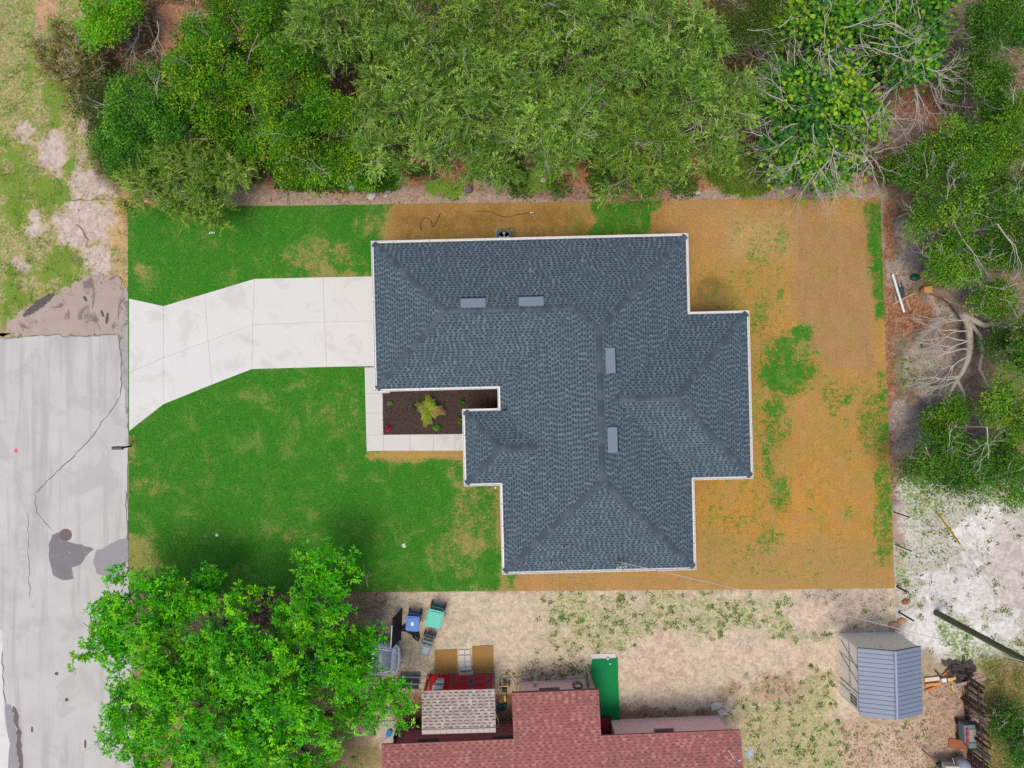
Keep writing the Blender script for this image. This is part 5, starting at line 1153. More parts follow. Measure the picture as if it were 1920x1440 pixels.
tag(MB().lathe([(.12, 0), (.2, .12), (.2, .2), (.1, .26)], P(1713, 521, 0), 10, sx=1.3).build('green_bucket_lid', mat('teal_lid', C(20, 90, 70), .5, .2), smooth=True), 'dark green plastic lump beside the shaded boards', 'lid')
bt = thing('black_barrel', 'black barrel with a pale ring at the edge of the vine thicket', 'barrel', P(1610, 305, 0)); MB().lathe([(.22, 0), (.26, .1), (.26, .5), (.22, .6)], n=16).build('drum', black, bt, smooth=True); MB().lathe([(.15, .6), (.17, .64), (.13, .64), (.11, .61)], n=16).build('ring', white, bt)
MB().box((-.1, -.35, .12), (.4, .4, .2)).build('bag', black, bt, bevel=.05)
sg = thing('roadside_sign', 'small white sign sticking out of the brush', 'sign', P(193, 97, 0)); MB().tube([(0, 0, 0), (0, 0, 1.3)], .02, 6).build('post', galv, sg); MB().box((0, .1, 1.35), (.16, .4, .03), -25).build('board', white, sg)
# rocks
for px, py, r_, cl, lb in ((660, 351, .18, (200, 196, 192), 'pale rock at the west end of the sand strip'), (697, 368, .22, (214, 206, 198), 'whitish rock beside the lawn edge'), (724, 367, .12, (196, 190, 182), 'small grey rock next to the whitish one'), (928, 340, .26, (160, 150, 168), 'violet-grey rock in the red leaf litter'), (877, 355, .25, (130, 112, 116), 'dark brown rock near the sod edge'), (902, 312, .22, (206, 192, 176), 'tan rock at the top of the litter clearing'), (1019, 338, .14, (214, 196, 188), 'pinkish rock below the willow branches'), (1308, 362, .13, (190, 186, 176), 'small pale rock at the edge of the back lawn'), (1481, 352, .1, (220, 214, 208), 'white pebble near the grass clump'), (850, 290, .18, (198, 182, 168), 'tan rock half hidden by branches'),
                        (1690, 1165, .2, (226, 170, 110), 'orange rubble block behind the shed'), (1697, 1128, .16, (168, 104, 76), 'rust-red rubble block on the white sand edge'), (1676, 1172, .22, (196, 160, 136), 'tan rubble block near the bent pipe')):
    mb = MB(); prof = []; n = 9
    rr = [[r_*random.uniform(.75, 1.15) for _ in range(n)] for _ in range(4)]; zz = [-.05, r_*.3, r_*.7, r_*.95]; sc0 = [1, 1.05, .8, .35]; x_, y_, _ = P(px, py)
    vs0 = [(x_+rr[i][k]*sc0[i]*1.2*math.cos(6.283*k/n), y_+rr[i][k]*sc0[i]*math.sin(6.283*k/n), zz[i]) for i in range(4) for k in range(n)]
    mb.add(vs0, [(i*n+k, i*n+(k+1) % n, (i+1)*n+(k+1) % n, (i+1)*n+k) for i in range(3) for k in range(n)]+[tuple(range(3*n, 4*n))])
    tag(mb.build('rock', mat('rock_%d' % px, C(*cl), .95, .25, 6)), lb, 'rock', 'rocks and rubble')

# ------------------------------------------------------------------ trees
bark = mat('bark_grey', C(150, 142, 130), .95, .3, 3, 30); barkd = mat('bark_brown', C(104, 88, 74), .95, .35, 3, 30); barkw = mat('bark_dead', C(196, 186, 174), .95, .2, 3, 30)
lw = leaf_mat('leaf_wood', .28, .55, .2)
def dirs(n, lo=-0.2):
    z = RNG.uniform(lo, 1, n); a = RNG.uniform(0, 2*np.pi, n); r = np.sqrt(np.maximum(0, 1-z*z))
    return np.stack([r*np.cos(a), r*np.sin(a), z], 1)
def pick(cols, n, spread_=.18):
    c = np.array([C(*v_) for v_ in cols]); return c[RNG.integers(0, len(cols), n)]*RNG.uniform(1-spread_, 1+spread_, (n, 1))
def clump_centres(lobes, per_m2, lo=-.15, rb=.5):
    """leaf clumps gathered on boughs over each lobe, with gaps between the boughs"""
    out = []; axis = []
    for (cx, cy, cz, rx, ry, rz) in lobes:
        R3 = np.array([rx, ry, rz]); n = max(3, int(per_m2*.36*np.pi*rx*ry*1.6)); d = dirs(n, lo); k = RNG.uniform(.55, 1.12, (n, 1))
        ctr = np.array([cx, cy, cz])+d*k*R3; m = 5; o_ = dirs(n*m, -.1)*RNG.uniform(.45, 1.0, (n*m, 1))*np.repeat(RNG.uniform(.6, 1.25, (n, 1)), m, 0)*rb*np.array([1, 1, .8])
        out.append(np.repeat(ctr, m, 0)+o_); axis.append(unit(np.repeat(unit(d/R3), m, 0)*.6+unit(o_)))
        q_ = max(3, n//2); inn = dirs(q_, -.3)*RNG.uniform(.3, .6, (q_, 1)); out.append(np.array([cx, cy, cz])+inn*R3); axis.append(unit(inn+np.array([0, 0, .3])))
    return np.vstack(out), np.vstack(axis)
def leaves_for(style, lobes, cols, dens=1.0):
    if style == 'spray':      # feathery sprays of narrow leaflets
        cc, ax = clump_centres(lobes, 2.1*dens); n = len(cc); ns = 9
        c0 = np.repeat(cc, ns, 0); a0 = np.repeat(ax, ns, 0); m = len(c0)
        sdir = unit(a0*.55+np.array([0, 0, .25])+RNG.normal(size=(m, 3))*.62); sl_ = RNG.uniform(.3, .75, m)
        o_ = c0+RNG.normal(size=(m, 3))*.12; tone = np.repeat(pick(cols, n, .25), ns, 0)*RNG.uniform(.75, 1.3, (m, 1))
        nb = 10; t_ = np.tile(np.linspace(.12, 1, nb), m)[:, None]; S = np.repeat(sdir, nb, 0); O = np.repeat(o_, nb, 0); LL = np.repeat(sl_, nb)[:, None]
        base = O+S*LL*t_-np.array([0, 0, .22])*LL*t_*t_; M = len(base); side = unit(np.cross(S, RNG.normal(size=(M, 3)))); d = S*.75+side*.7
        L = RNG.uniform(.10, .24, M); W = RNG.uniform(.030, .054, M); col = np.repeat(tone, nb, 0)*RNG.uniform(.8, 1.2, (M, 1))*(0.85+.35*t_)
        st = leaf_geo(o_, sdir-np.array([0, 0, .15]), np.tile([0, 0, 1.], (m, 1))+RNG.normal(size=(m, 3))*.4, sl_*1.15, np.full(m, .028), pick([(210, 214, 160), (186, 196, 136), (160, 180, 96)], m, .2))
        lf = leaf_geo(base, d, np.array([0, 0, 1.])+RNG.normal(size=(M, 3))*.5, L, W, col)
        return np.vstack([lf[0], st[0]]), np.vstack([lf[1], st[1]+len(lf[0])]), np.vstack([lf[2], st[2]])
    if style == 'rosette':
        cc, ax = clump_centres(lobes, 2.45*dens, -.15, .56); n = len(cc); ns = 6
        a0 = np.repeat(ax, ns, 0); m = len(a0); off_ = dirs(m, -.2)*RNG.uniform(.25, .62, (m, 1)); c0 = np.repeat(cc, ns, 0)+off_
        axis = unit(a0*.5+off_*.8+np.array([0, 0, .7])); nb = 10; tone = np.repeat(pick(cols, n, .2), ns, 0)*RNG.uniform(.8, 1.25, (m, 1))
        A = np.repeat(axis, nb, 0); O = np.repeat(c0, nb, 0); M = len(A); e1 = unit(np.cross(A, [0.31, .95, .05])); e2 = np.cross(A, e1); th = RNG.uniform(0, 6.283, M); el = RNG.uniform(.05, .9, M)
        d = (e1*np.cos(th)[:, None]+e2*np.sin(th)[:, None])*np.cos(el)[:, None]+A*np.sin(el)[:, None]
        L = RNG.uniform(.13, .27, M); W = L*RNG.uniform(.28, .38, M); col = np.repeat(tone, nb, 0)*RNG.uniform(.8, 1.2, (M, 1))
        return leaf_geo(O+d*.03, d, A+RNG.normal(size=(M, 3))*.15, L, W, col, mid=.55, droop=.18)
    if style == 'vine':
        cc, ax = clump_centres(lobes, 1.5*dens); n = len(cc); ns = 34
        O = np.repeat(cc, ns, 0)+RNG.normal(size=(n*ns, 3))*np.array([.42, .42, .2]); M = len(O); nr = unit(np.array([0, 0, 1.])+RNG.normal(size=(M, 3))*.4); a = RNG.uniform(0, 6.28, M); d = np.stack([np.cos(a), np.sin(a), RNG.normal(size=M)*.2], 1)
        L = RNG.uniform(.14, .32, M); return leaf_geo(O, d, nr, L, L*RNG.uniform(.75, 1.0, M), np.repeat(pick(cols, n, .25), ns, 0)*RNG.uniform(.8, 1.2, (M, 1)), mid=.5, droop=.15)
    k = {'broad': (2.2, 84, .34, .09, .16, .52), 'oak': (2.9, 84, .34, .07, .15, .5), 'fine': (2.3, 80, .36, .07, .15, .34)}[style]
    cc, ax = clump_centres(lobes, k[0]*dens); n = len(cc); ns = k[1]
    off_ = dirs(n*ns, -.5)*(RNG.uniform(.25, 1, (n*ns, 1))**.6)*k[2]*1.6; O = np.repeat(cc, ns, 0)+off_*np.array([1, 1, .75]); M = len(O); A = np.repeat(ax, ns, 0)
    nr = unit(A*.4+np.array([0, 0, .7])+RNG.normal(size=(M, 3))*.55); d = unit(off_)*.8+RNG.normal(size=(M, 3))*.6
    L = RNG.uniform(k[3], k[4], M); return leaf_geo(O, d, nr, L, L*k[5]*RNG.uniform(.85, 1.2, M), np.repeat(pick(cols, n, .2), ns, 0)*RNG.uniform(.75, 1.25, (M, 1)))
def wiggle(a, b_, n, amp, r_):
    a = Vector(a); b_ = Vector(b_); return [a.lerp(b_, i/n)+(Vector((r_.uniform(-1, 1), r_.uniform(-1, 1), r_.uniform(-.6, .6)))*amp if 0 < i < n else Vector((0, 0, 0))) for i in range(n+1)]
def fork(mb, a, d, L, r0, depth, r_, spread_=.6, sides=4, droop=0.0):
    """a bare crooked branch that keeps splitting"""
    pts = [Vector(a)]; dv = Vector(d).normalized(); n = 4
    for i in range(n):
        dv = (dv+Vector((r_.uniform(-1, 1), r_.uniform(-1, 1), r_.uniform(-.5, .5)-droop))*.28).normalized(); pts.append(pts[-1]+dv*L/n)
    mb.tube(pts, [r0*(1-.4*i/n) for i in range(n+1)], sides, cap=False)
    if depth > 0:
        for k in range(r_.choice((2, 2, 3))):
            i = r_.choice((2, 3, 4)); dn = (dv+Vector((r_.uniform(-1, 1), r_.uniform(-1, 1), r_.uniform(-.5, .4)))*spread_).normalized()
            fork(mb, pts[i], dn, L*r_.uniform(.55, .85), r0*.58, depth-1, r_, spread_, sides, droop)
def auto_lobes(cx, cy, top_, rx, ry, n, r_):
    out = []; zc = top_*.66; out.append((cx, cy, zc, rx*.62, ry*.62, top_*.32))
    for k in range(n):
        a = 2*math.pi*k/n+r_.uniform(-.4, .4); f_ = r_.uniform(.45, .66); s_ = r_.uniform(.36, .54); zt = top_*r_.uniform(.36, .74)
        out.append((cx+rx*f_*math.cos(a), cy+ry*f_*math.sin(a), zt, rx*s_, ry*s_, top_*r_.uniform(.20, .30)))
    return out
def tree(name, label, cat, style, px, py, rxp, ryp, top_, cols, group='trees of the northern wood', bk=None, lobes=None, dens=1.0, twigs=0, trunk_px=None, leafm=None):
    r_ = random.Random(int(px*7+py)); zc = top_*.6; k = (CAM_H-zc)/CAM_H/PPM
    cx, cy, _ = P(px, py, zc); rx, ry = rxp*k, ryp*k
    if lobes is None: lobes = auto_lobes(cx, cy, top_, rx, ry, 6 if max(rx, ry) > 2.2 else 4, r_)
    bx_, by_ = (P(*trunk_px)[:2] if trunk_px else (cx+r_.uniform(-.3, .3), cy+r_.uniform(-.3, .3)))
    t_ = thing(name, label, cat, (bx_, by_, -.03), 0, group); o0 = np.array([bx_, by_, -.03])
    V, Q, c_ = leaves_for(style, lobes, cols, dens); V = V-o0; np_mesh('crown', V, Q, leafm or lw, c_, parent=t_)
    mb = MB(); fk = Vector((r_.uniform(-.2, .2), r_.uniform(-.2, .2), top_*.22)); r0 = .05+.022*top_
    mb.tube(wiggle((0, 0, -.1), fk, 3, .05, r_), [r0*1.3, r0*1.1, r0, r0*.95], 7)
    for (lx, ly, lz, ax_, ay_, az_) in lobes:
        e_ = Vector((lx-bx_, ly-by_, lz+.03)); pts = wiggle(fk, e_, 5, .18, r_); mb.tube(pts, [r0*.75*(1-.13*i) for i in range(6)], 5)
        for q_ in range(4):
            d = Vector((r_.uniform(-1, 1)*ax_, r_.uniform(-1, 1)*ay_, r_.uniform(.2, .9)*az_)); mb.tube(wiggle(pts[4], e_+d*.8, 3, .15, r_), [r0*.3, r0*.2, r0*.14, .012], 4, cap=False)
    mb.build('trunk', bk or bark, t_)
    for q_ in range(twigs):
        tw = MB(); lx, ly, lz, ax_, ay_, az_ = r_.choice(lobes); a = r_.uniform(0, 6.28); rr = r_.uniform(.1, .9); st_ = (lx+ax_*rr*math.cos(a)-bx_, ly+ay_*rr*math.sin(a)-by_, lz+az_*math.sqrt(1-rr*rr)*.8)
        fork(tw, st_, (math.cos(a)*.8, math.sin(a)*.8, .55), r_.uniform(.5, 1.1), .018, 2, r_, .7, 3); tw.build('bare_twig', barkw, t_)
    return t_
SPR = [(118, 172, 50), (150, 198, 72), (88, 144, 38), (170, 208, 90), (106, 160, 48)]
SPO = [(116, 168, 42), (140, 184, 54), (86, 140, 34), (158, 192, 66)]
BRO = [(100, 172, 26), (142, 194, 36), (74, 144, 24), (168, 202, 46), (68, 130, 26)]
BRD = [(76, 150, 36), (108, 176, 46), (58, 126, 32), (126, 184, 56)]
OAK = [(98, 162, 38), (132, 188, 48), (74, 138, 34), (156, 196, 58)]
OKD = [(76, 138, 38), (106, 162, 46), (62, 118, 34), (126, 172, 56)]
LIM = [(126, 204, 26), (160, 214, 40), (104, 186, 24)]
w = 'tree'
tree('small_tree', 'lime-green leafy tree at the top by the dirt track', w, 'broad', 205, 35, 62, 60, 4.0, LIM)
tree('broadleaf_tree', 'dark green broadleaf tree at the wood corner nearest the street', w, 'broad', 262, 235, 92, 110, 5.5, BRD, dens=1.1, twigs=8)
tree('broadleaf_tree', 'yellow-green broadleaf tree behind the corner tree', w, 'broad', 405, 165, 110, 105, 6.5, BRO, twigs=8)
tree('broadleaf_tree', 'green broadleaf tree at the top edge beside the bare clearing', w, 'broad', 470, 30, 100, 85, 6.5, BRO, twigs=6)
tree('broadleaf_tree', 'low green shrubby tree beside the bare pink clearing', w, 'broad', 390, 95, 55, 60, 4.5, BRD, twigs=3)
tree('willow_tree', 'olive feathery tree drooping over the corner of the front lawn', w, 'spray', 362, 342, 132, 84, 4.4, SPO, dens=1.3, twigs=5)
tree('broadleaf_tree', 'tall yellow-green broadleaf tree in the middle of the western wood', w, 'broad', 560, 200, 100, 120, 7.5, BRO, twigs=8)
tree('broadleaf_tree', 'bright green bushy tree at the wood edge above the sand strip', w, 'broad', 590, 300, 95, 58, 4.4, BRO, twigs=5)
tree('willow_tree', 'feathery grey-green tree at the top beside the broadleaf trees', w, 'spray', 640, 60, 110, 95, 7.5, SPR, twigs=6)
tree('broadleaf_tree', 'small bright green tree tucked under the feathery canopy', w, 'broad', 672, 296, 66, 54, 3.2, LIM, dens=.9)
tree('willow_tree', 'broad feathery tree whose pale twigs hang over the leaf litter', w, 'spray', 748, 212, 120, 118, 7.0, SPR, twigs=12)
tree('willow_tree', 'feathery tree at the top edge next to a dark gap', w, 'spray', 800, 50, 125, 100, 8.0, SPR, twigs=10)
tree('willow_tree', 'pale feathery tree in the centre of the northern wood', w, 'spray', 905, 198, 120, 128, 7.0, SPR, twigs=12)
tree('willow_tree', 'feathery tree above the central tree at the top edge', w, 'spray', 960, 50, 115, 95, 8.0, SPO, twigs=8)
tree('willow_tree', 'feathery tree above the red litter clearing', w, 'spray', 1040, 248, 120, 102, 6.2, SPR, twigs=12)
tree('willow_tree', 'feathery tree with bare stems showing at the top edge', w, 'spray', 1110, 70, 115, 105, 7.8, SPR, twigs=14)
tree('willow_tree', 'drooping feathery tree reaching over the brown sod edge', w, 'spray', 1195, 270, 112, 110, 5.6, SPO, dens=1.2, twigs=8)
tree('willow_tree', 'large feathery tree near the top between two dark gaps', w, 'spray', 1255, 105, 110, 115, 8.0, SPR, twigs=10)
tree('willow_tree', 'pale feathery tree beside the vine thicket', w, 'spray', 1340, 210, 88, 116, 6.4, SPR, twigs=10)
tree('broadleaf_tree', 'dark yellowish tree at the top edge beside the vine thicket', w, 'fine', 1400, 45, 85, 80, 6.5, [(92, 124, 34), (116, 140, 40), (74, 106, 28)], twigs=6)
VIN = [(86, 156, 46), (130, 188, 44), (66, 132, 50), (164, 200, 48), (58, 116, 50), (112, 174, 36)]
def vine(label, px, py, rx, ry, top_, seeds, n_br, dens=1.0):
    t_ = tree('vine_thicket', label, 'thicket', 'vine', px, py, rx, ry, top_, VIN, group='vine thickets with dead branches', dens=dens); r_ = random.Random(seeds); bx_, by_ = t_.location.x, t_.location.y
    for k in range(n_br):
        mb = MB(); a = r_.uniform(0, 6.28); rr = math.sqrt(r_.random()); z_ = top_*r_.uniform(.62, 1.05); c0 = P(px+rx*rr*math.cos(a), py+ry*rr*math.sin(a), z_)
        fork(mb, (c0[0]-bx_, c0[1]-by_, z_), (math.cos(a+r_.uniform(-1, 1)), math.sin(-a+r_.uniform(-1, 1)), r_.uniform(-.1, .3)), r_.uniform(.7, 1.5), r_.uniform(.016, .030), 3, r_, .75); mb.build('dead_branch', barkw, t_)
vine('vine-covered thicket laced with bare white branches', 1545, 205, 130, 124, 4.6, 3, 60)
vine('vine thicket with pale bare branches at the top edge', 1560, 40, 130, 70, 5.0, 4, 36)
vine('vine thicket edge with whitened dead branches near the dark oaks', 1695, 85, 72, 110, 4.4, 5, 50, .9)
vine('low vine tangle beside the grass clump at the lawn edge', 1520, 290, 90, 40, 2.4, 6, 24, .9)
g2 = 'oaks along the eastern edge'
tree('oak_tree', 'dark oak in the top corner above the vine thicket', w, 'oak', 1870, 55, 85, 75, 6.0, OKD, g2, twigs=8)
tree('oak_tree', 'dark round oak below the corner oak', w, 'oak', 1830, 165, 60, 70, 5.0, OKD, g2, twigs=6)
tree('oak_tree', 'bright-tipped oak at the eastern picture edge', w, 'oak', 1890, 240, 85, 100, 6.5, OAK, g2, twigs=10)
tree('oak_tree', 'broad oak leaning over the brown litter path', w, 'oak', 1790, 290, 75, 75, 5.0, OAK, g2, twigs=10)
tree('oak_tree', 'small dark oak nearest the lawn corner', w, 'oak', 1710, 320, 48, 44, 3.6, OKD, g2, twigs=8)
tree('oak_tree', 'oak with drooping branches beside the lawn corner', w, 'oak', 1765, 405, 78, 62, 4.4, OAK, g2, twigs=14)
tree('oak_tree', 'dense oak at the picture edge beyond the drooping oak', w, 'oak', 1880, 370, 80, 80, 5.5, OKD, g2, twigs=12)
tree('oak_tree', 'oak above the white post and boards', w, 'oak', 1780, 495, 80, 40, 3.6, OAK, g2, twigs=12)
tree('oak_tree', 'grey-green oak with dead twigs at the picture edge', w, 'oak', 1895, 470, 60, 50, 4.6, OKD, g2, twigs=20)
tree('oak_tree', 'small oak beside the fallen trunk', w, 'oak', 1856, 560, 34, 30, 2.6, OAK, g2, twigs=4)
tree('oak_tree', 'oak at the picture edge level with the fallen trunk', w, 'oak', 1905, 640, 50, 70, 4.5, OKD, g2, twigs=10)
tree('oak_tree', 'bright oak at the picture edge below the fallen trunk', w, 'oak', 1890, 770, 70, 70, 5.0, OAK, g2, twigs=10)
tree('oak_tree', 'spreading dark oak above the white sand', w, 'oak', 1790, 865, 95, 56, 4.4, OKD, g2, twigs=16)
tree('oak_tree', 'oak at the picture edge above the white sand', w, 'oak', 1885, 890, 70, 60, 4.8, OAK, g2, twigs=12)
tree('oak_tree', 'low oak shrub below the bent grey limbs', w, 'oak', 1770, 785, 34, 30, 2.4, OAK, g2, twigs=6)
tree('oak_tree', 'green shrub at the bottom corner beside dry grass', w, 'oak', 1908, 1385, 34, 50, 2.6, [(70, 130, 40), (100, 160, 50)], g2, twigs=12)
# the big tree in the front
LYC = [(96, 206, 6), (124, 224, 12), (70, 178, 8), (150, 230, 26), (86, 192, 8)]
lob = []
for px, py, r_, z_ in ((270, 1140, 95, 5.0), (208, 1205, 58, 4.6), (330, 1215, 95, 5.8), (420, 1160, 70, 5.2), (590, 1140, 62, 5.4), (612, 1068, 46, 5.0), (655, 1190, 50, 4.8), (500, 1230, 100, 6.6), (640, 1265, 70, 5.4), (715, 1315, 50, 4.2), (270, 1310, 72, 4.8), (390, 1320, 110, 6.6), (530, 1340, 95, 6.6), (240, 1360, 45, 4.0), (330, 1420, 80, 5.0), (450, 1440, 95, 5.8), (580, 1420, 70, 5.2), (370, 1095, 40, 4.0), (645, 1345, 40, 3.6), (684, 1212, 32, 3.8), (560, 1180, 50, 4.2), (420, 1250, 60, 5.2), (400, 1530, 130, 5.5), (540, 1520, 90, 5.0)):
    z_ *= .82; x_, y_, _ = P(px, py, z_); k = (CAM_H-z_)/CAM_H/PPM*r_; lob.append((x_, y_, z_-.3, k*.94, k*.94, max(.9, k*.75)))
tree('lychee_tree', 'large bright green glossy tree spreading over the street and car', w, 'rosette', 440, 1290, 250, 180, 6.2, LYC, 'shade tree by the street', barkd, lob, .92, 10, (455, 1290), lgl)
# dry vine brush on the track
tree('dry_shrub', 'pale tan dried-out brush beside the dirt track', 'shrub', 'spray', 140, 115, 52, 60, 2.0, [(186, 166, 110), (204, 186, 132), (150, 132, 80), (140, 140, 70)], 'brush by the track', barkw, None, .8, 16)
tree('low_shrub', 'grey-green scrub between the track and the wood', 'shrub', 'fine', 185, 190, 40, 70, 1.6, [(96, 122, 60), (126, 140, 80), (80, 110, 50)], 'brush by the track', None, None, .7, 4)
tree('low_shrub', 'pale scrub at the foot of the corner tree', 'shrub', 'fine', 205, 270, 30, 50, 1.4, [(110, 140, 66), (86, 122, 50)], 'brush by the track', None, None, .6, 2)
# fallen tree with big bare limbs
ft = thing('fallen_tree', 'big fallen grey tree with bare forked limbs among the oaks', 'fallen tree', P(1815, 600, 0)); fo = Vector(P(1815, 600, 0)); mb = MB(); R2 = random.Random(5)
def FP(px, py, z_): return Vector(P(px, py, z_))-fo
MB().tube([FP(1745, 543, .3), FP(1770, 549, .3), FP(1790, 566, .35), FP(1806, 590, .5)], [.26, .30, .27, .22], 9).build('butt_log', mat('bark_butt', C(140, 120, 102), .95, .35, 2.5, 24, bmp=.04), ft)
mb.tube([FP(1804, 588, .5), FP(1815, 606, .7), FP(1818, 630, .8), FP(1818, 655, .9), FP(1814, 675, 1.0), FP(1804, 698, 1.1), FP(1794, 712, 1.1)], [.20, .19, .17, .16, .14, .12, .10], 9)
mb.tube([FP(1806, 590, .6), FP(1825, 600, .9), FP(1845, 610, 1.0), FP(1880, 606, 1.1), FP(1930, 616, 1.3)], [.17, .15, .14, .11, .08], 8)
mb.tube([FP(1818, 604, .6), FP(1838, 630, .7), FP(1842, 660, .8), FP(1836, 690, .8), FP(1850, 720, .8)], [.11, .10, .09, .08, .05], 7)
mb.tube([FP(1794, 712, 1.1), FP(1782, 735, 1.2), FP(1772, 760, 1.2)], [.10, .07, .04], 6); mb.tube([FP(1794, 712, 1.1), FP(1806, 735, 1.2), FP(1812, 765, 1.2)], [.09, .07, .04], 6)
mb.build('trunk', mat('bark_fallen', C(206, 194, 178), .95, .3, 2.5, 24, bmp=.04), ft)
for px, py, z_, dx, dy, L in ((1808, 600, .9, -1, -.25, 1.2), (1812, 640, 1.1, -1, -.05, 1.4), (1812, 670, 1.1, -1, -.3, 1.2), (1795, 716, 1.2, -1, .1, 1.1), (1795, 708, 1.2, -1, -.35, 1.0), (1786, 590, .8, -.8, -.9, .9), (1880, 606, 1.2, .7, -.7, 1.0), (1915, 612, 1.3, .1, .9, 1.2), (1850, 720, .8, .5, -.8, .8), (1772, 760, 1.2, -.4, -.9, .5), (1812, 765, 1.2, .2, -1, .5), (1814, 655, 1.1, -1, .3, 1.2), (1816, 620, 1.0, -1, -.4, 1.5), (1800, 705, 1.2, -1, 0, 1.4), (1816, 640, 1.0, -1, .15, 1.5), (1842, 660, .9, .8, -.5, .9)):
    tw = MB(); fork(tw, FP(px, py, z_), (dx, dy, .12), L, .05, 4, R2, .5); tw.build('dead_branch', barkw, ft)
MB().lathe([(.01, 0), (.20, .0), (.22, -.3)][::-1], (0, 0, 0), 14, sx=1.4).build('cut_end', mat('cut_wood', C(214, 150, 104), .9, .25, 8), ft, loc=FP(1742, 543, .5))
for px, py, dx, dy, L, lb, z_ in ((1850, 800, -.1, -1, 1.6, 'pale forked dead branch hanging over the dark oak', 4.2), (1640, 330, -.6, -.9, 1.0, 'pale pinkish dead branch fallen at the lawn edge', .6), (1700, 400, 1, -.7, 1.6, 'tangled grey dead branch lying beside the lawn corner', 1.2), (1690, 445, 1, -.3, 1.4, 'long grey dead branch on the bare ground by the lawn', .4), (1790, 420, .4, -1, 1.5, 'straight grey dead branch among the drooping oak', 3.4), (1880, 510, .3, .6, 1.1, 'pale dead twigs over the grey sand', 2.2), (1830, 520, .2, -.9, 1.0, 'curling pale dead branch above the fallen trunk', 2.0), (1770, 560, .9, -.6, 1.0, 'broken grey sticks beside the cut trunk end', .4), (1870, 420, .5, -.7, 1.4, 'large bleached dead branch at the picture edge', 4.6), (1740, 850, -.9, -.6, .9, 'small bleached dead branch at the dark oak edge', 2.6),
                               (295, 40, .1, -1, 1.2, 'bleached dead stems standing in the top clearing', 1.6), (262, 45, .05, -1, 1.3, 'thin bare stems leaning over the top clearing', 1.4), (520, 335, .3, -.9, .8, 'bare pale branch below the bright bushy tree', .8), (715, 290, -.7, -.7, 1.1, 'bleached branch hanging at the feathery wood edge', 3.0), (1720, 190, -.1, -1, 1.5, 'bare root-like branches over the brown litter path', 1.4), (1740, 130, .2, -1, 1.2, 'tangle of bare stems near the dark oaks', 2.0), (1880, 1330, .8, .4, 1.2, 'pale bare stem arching over the dry grass', .8), (1900, 1400, -.5, .8, 1.2, 'bare pale stem rising from the corner shrub', 1.2), (690, 1100, -.2, .9, .5, 'thin bare twig at the edge of the front lawn', .6)):
    mb = MB(); c0 = P(px, py, z_); fork(mb, (0, 0, z_), (dx, dy, .1), L, .035, 3, random.Random(px), .6, 4)
    if z_ > .7: mb.tube([(0, 0, -.05), (random.uniform(-.2, .2), random.uniform(-.2, .2), z_*.5), (0, 0, z_)], [.05, .045, .035], 5)
    t_ = mb.build('dead_branch', barkw if z_ > 1 else mat('bark_tan', C(186, 164, 146), .95, .25, 3, 30), loc=(c0[0], c0[1], 0)); tag(t_, lb, 'branch', 'dead branches')

# ------------------------------------------------------------------ loose growth
def scatter(n, x0, y0, x1, y1, dens):
    px = RNG.uniform(x0, x1, n); py = RNG.uniform(y0, y1, n); keep = RNG.random(n) < dens(px, py); return px[keep], py[keep]
def gnd(px, py): return sample(GZ, (px-960)/PPM, (720-py)/PPM)
def weed_at(px, py): return sample(weed, (px-960)/PPM, (720-py)/PPM)
blocked = [rect(-200, 630, 242, 1500), SOD, [(690, 1380), (960, 1375), (960, 1280), (1105, 1275), (1160, 1350), (1400, 1345), (1400, 1500), (690, 1500)], rect(1570, 1180, 1740, 1345), rect(800, 1212, 928, 1300), rect(1104, 1224, 1164, 1362), [(30, 612), (80, 575), (150, 545), (240, 540), (240, 640), (30, 640)]]
def free(px, py):
    ok = np.ones(px.shape, bool)
    for b0 in blocked: ok &= sdist(b0, px, py) < 0
    return ok
def tufts(name, label, px, py, per, L0, L1, W0, cols, spread_=.12, up_=.8):
    n = len(px); bz = gnd(px, py); O = np.stack([(px-960)/PPM, (720-py)/PPM, bz], 1); O = np.repeat(O, per, 0); M = len(O); O[:, :2] += RNG.normal(size=(M, 2))*spread_
    a = RNG.uniform(0, 6.28, M); d = np.stack([np.cos(a), np.sin(a), RNG.uniform(.1, up_*2, M)], 1)
    L = RNG.uniform(L0, L1, M); V, Q, c_ = leaf_geo(O, d, np.tile([0, 0, 1.], (M, 1))+RNG.normal(size=(M, 3))*.3, L, L*W0, np.repeat(pick(cols, n, .2), per, 0)*RNG.uniform(.75, 1.25, (M, 1)))
    o = np_mesh(name, V, Q, lm, c_); tag(o, label, None, kind='stuff'); return o
px, py = scatter(60000, -20, -20, 1940, 1460, lambda x_, y_: np.clip((weed_at(x_, y_)-.10)*.8, 0, .6)); k = free(px, py) & ~((py < 330) & (px > 250) & (px < 1650)); px, py = px[k], py[k]
cl_ = vnoise(px/PPM, py/PPM, 2.2, 77) > .46; px, py = px[cl_], py[cl_]
k = px < 260; tufts('wild_grass', 'wild grass and weeds growing along the dirt track', px[k], py[k], 9, .10, .26, .11, [(104, 168, 36), (136, 184, 52), (170, 176, 80), (84, 146, 34), (190, 180, 104)])
k2 = ~k & (py > 1090); tufts('yard_weeds', 'low green weeds dotted over the sandy yard', px[k2], py[k2], 22, .04, .12, .42, [(84, 146, 36), (112, 166, 52), (74, 126, 34), (150, 170, 84), (170, 170, 104)], .075, .4)
k3 = ~k & (py <= 1090); tufts('ground_weeds', 'patches of weeds on the bare ground around the lawn', px[k3], py[k3], 9, .06, .18, .3, [(84, 136, 40), (110, 156, 52), (66, 112, 36), (150, 164, 90)], .09, .5)
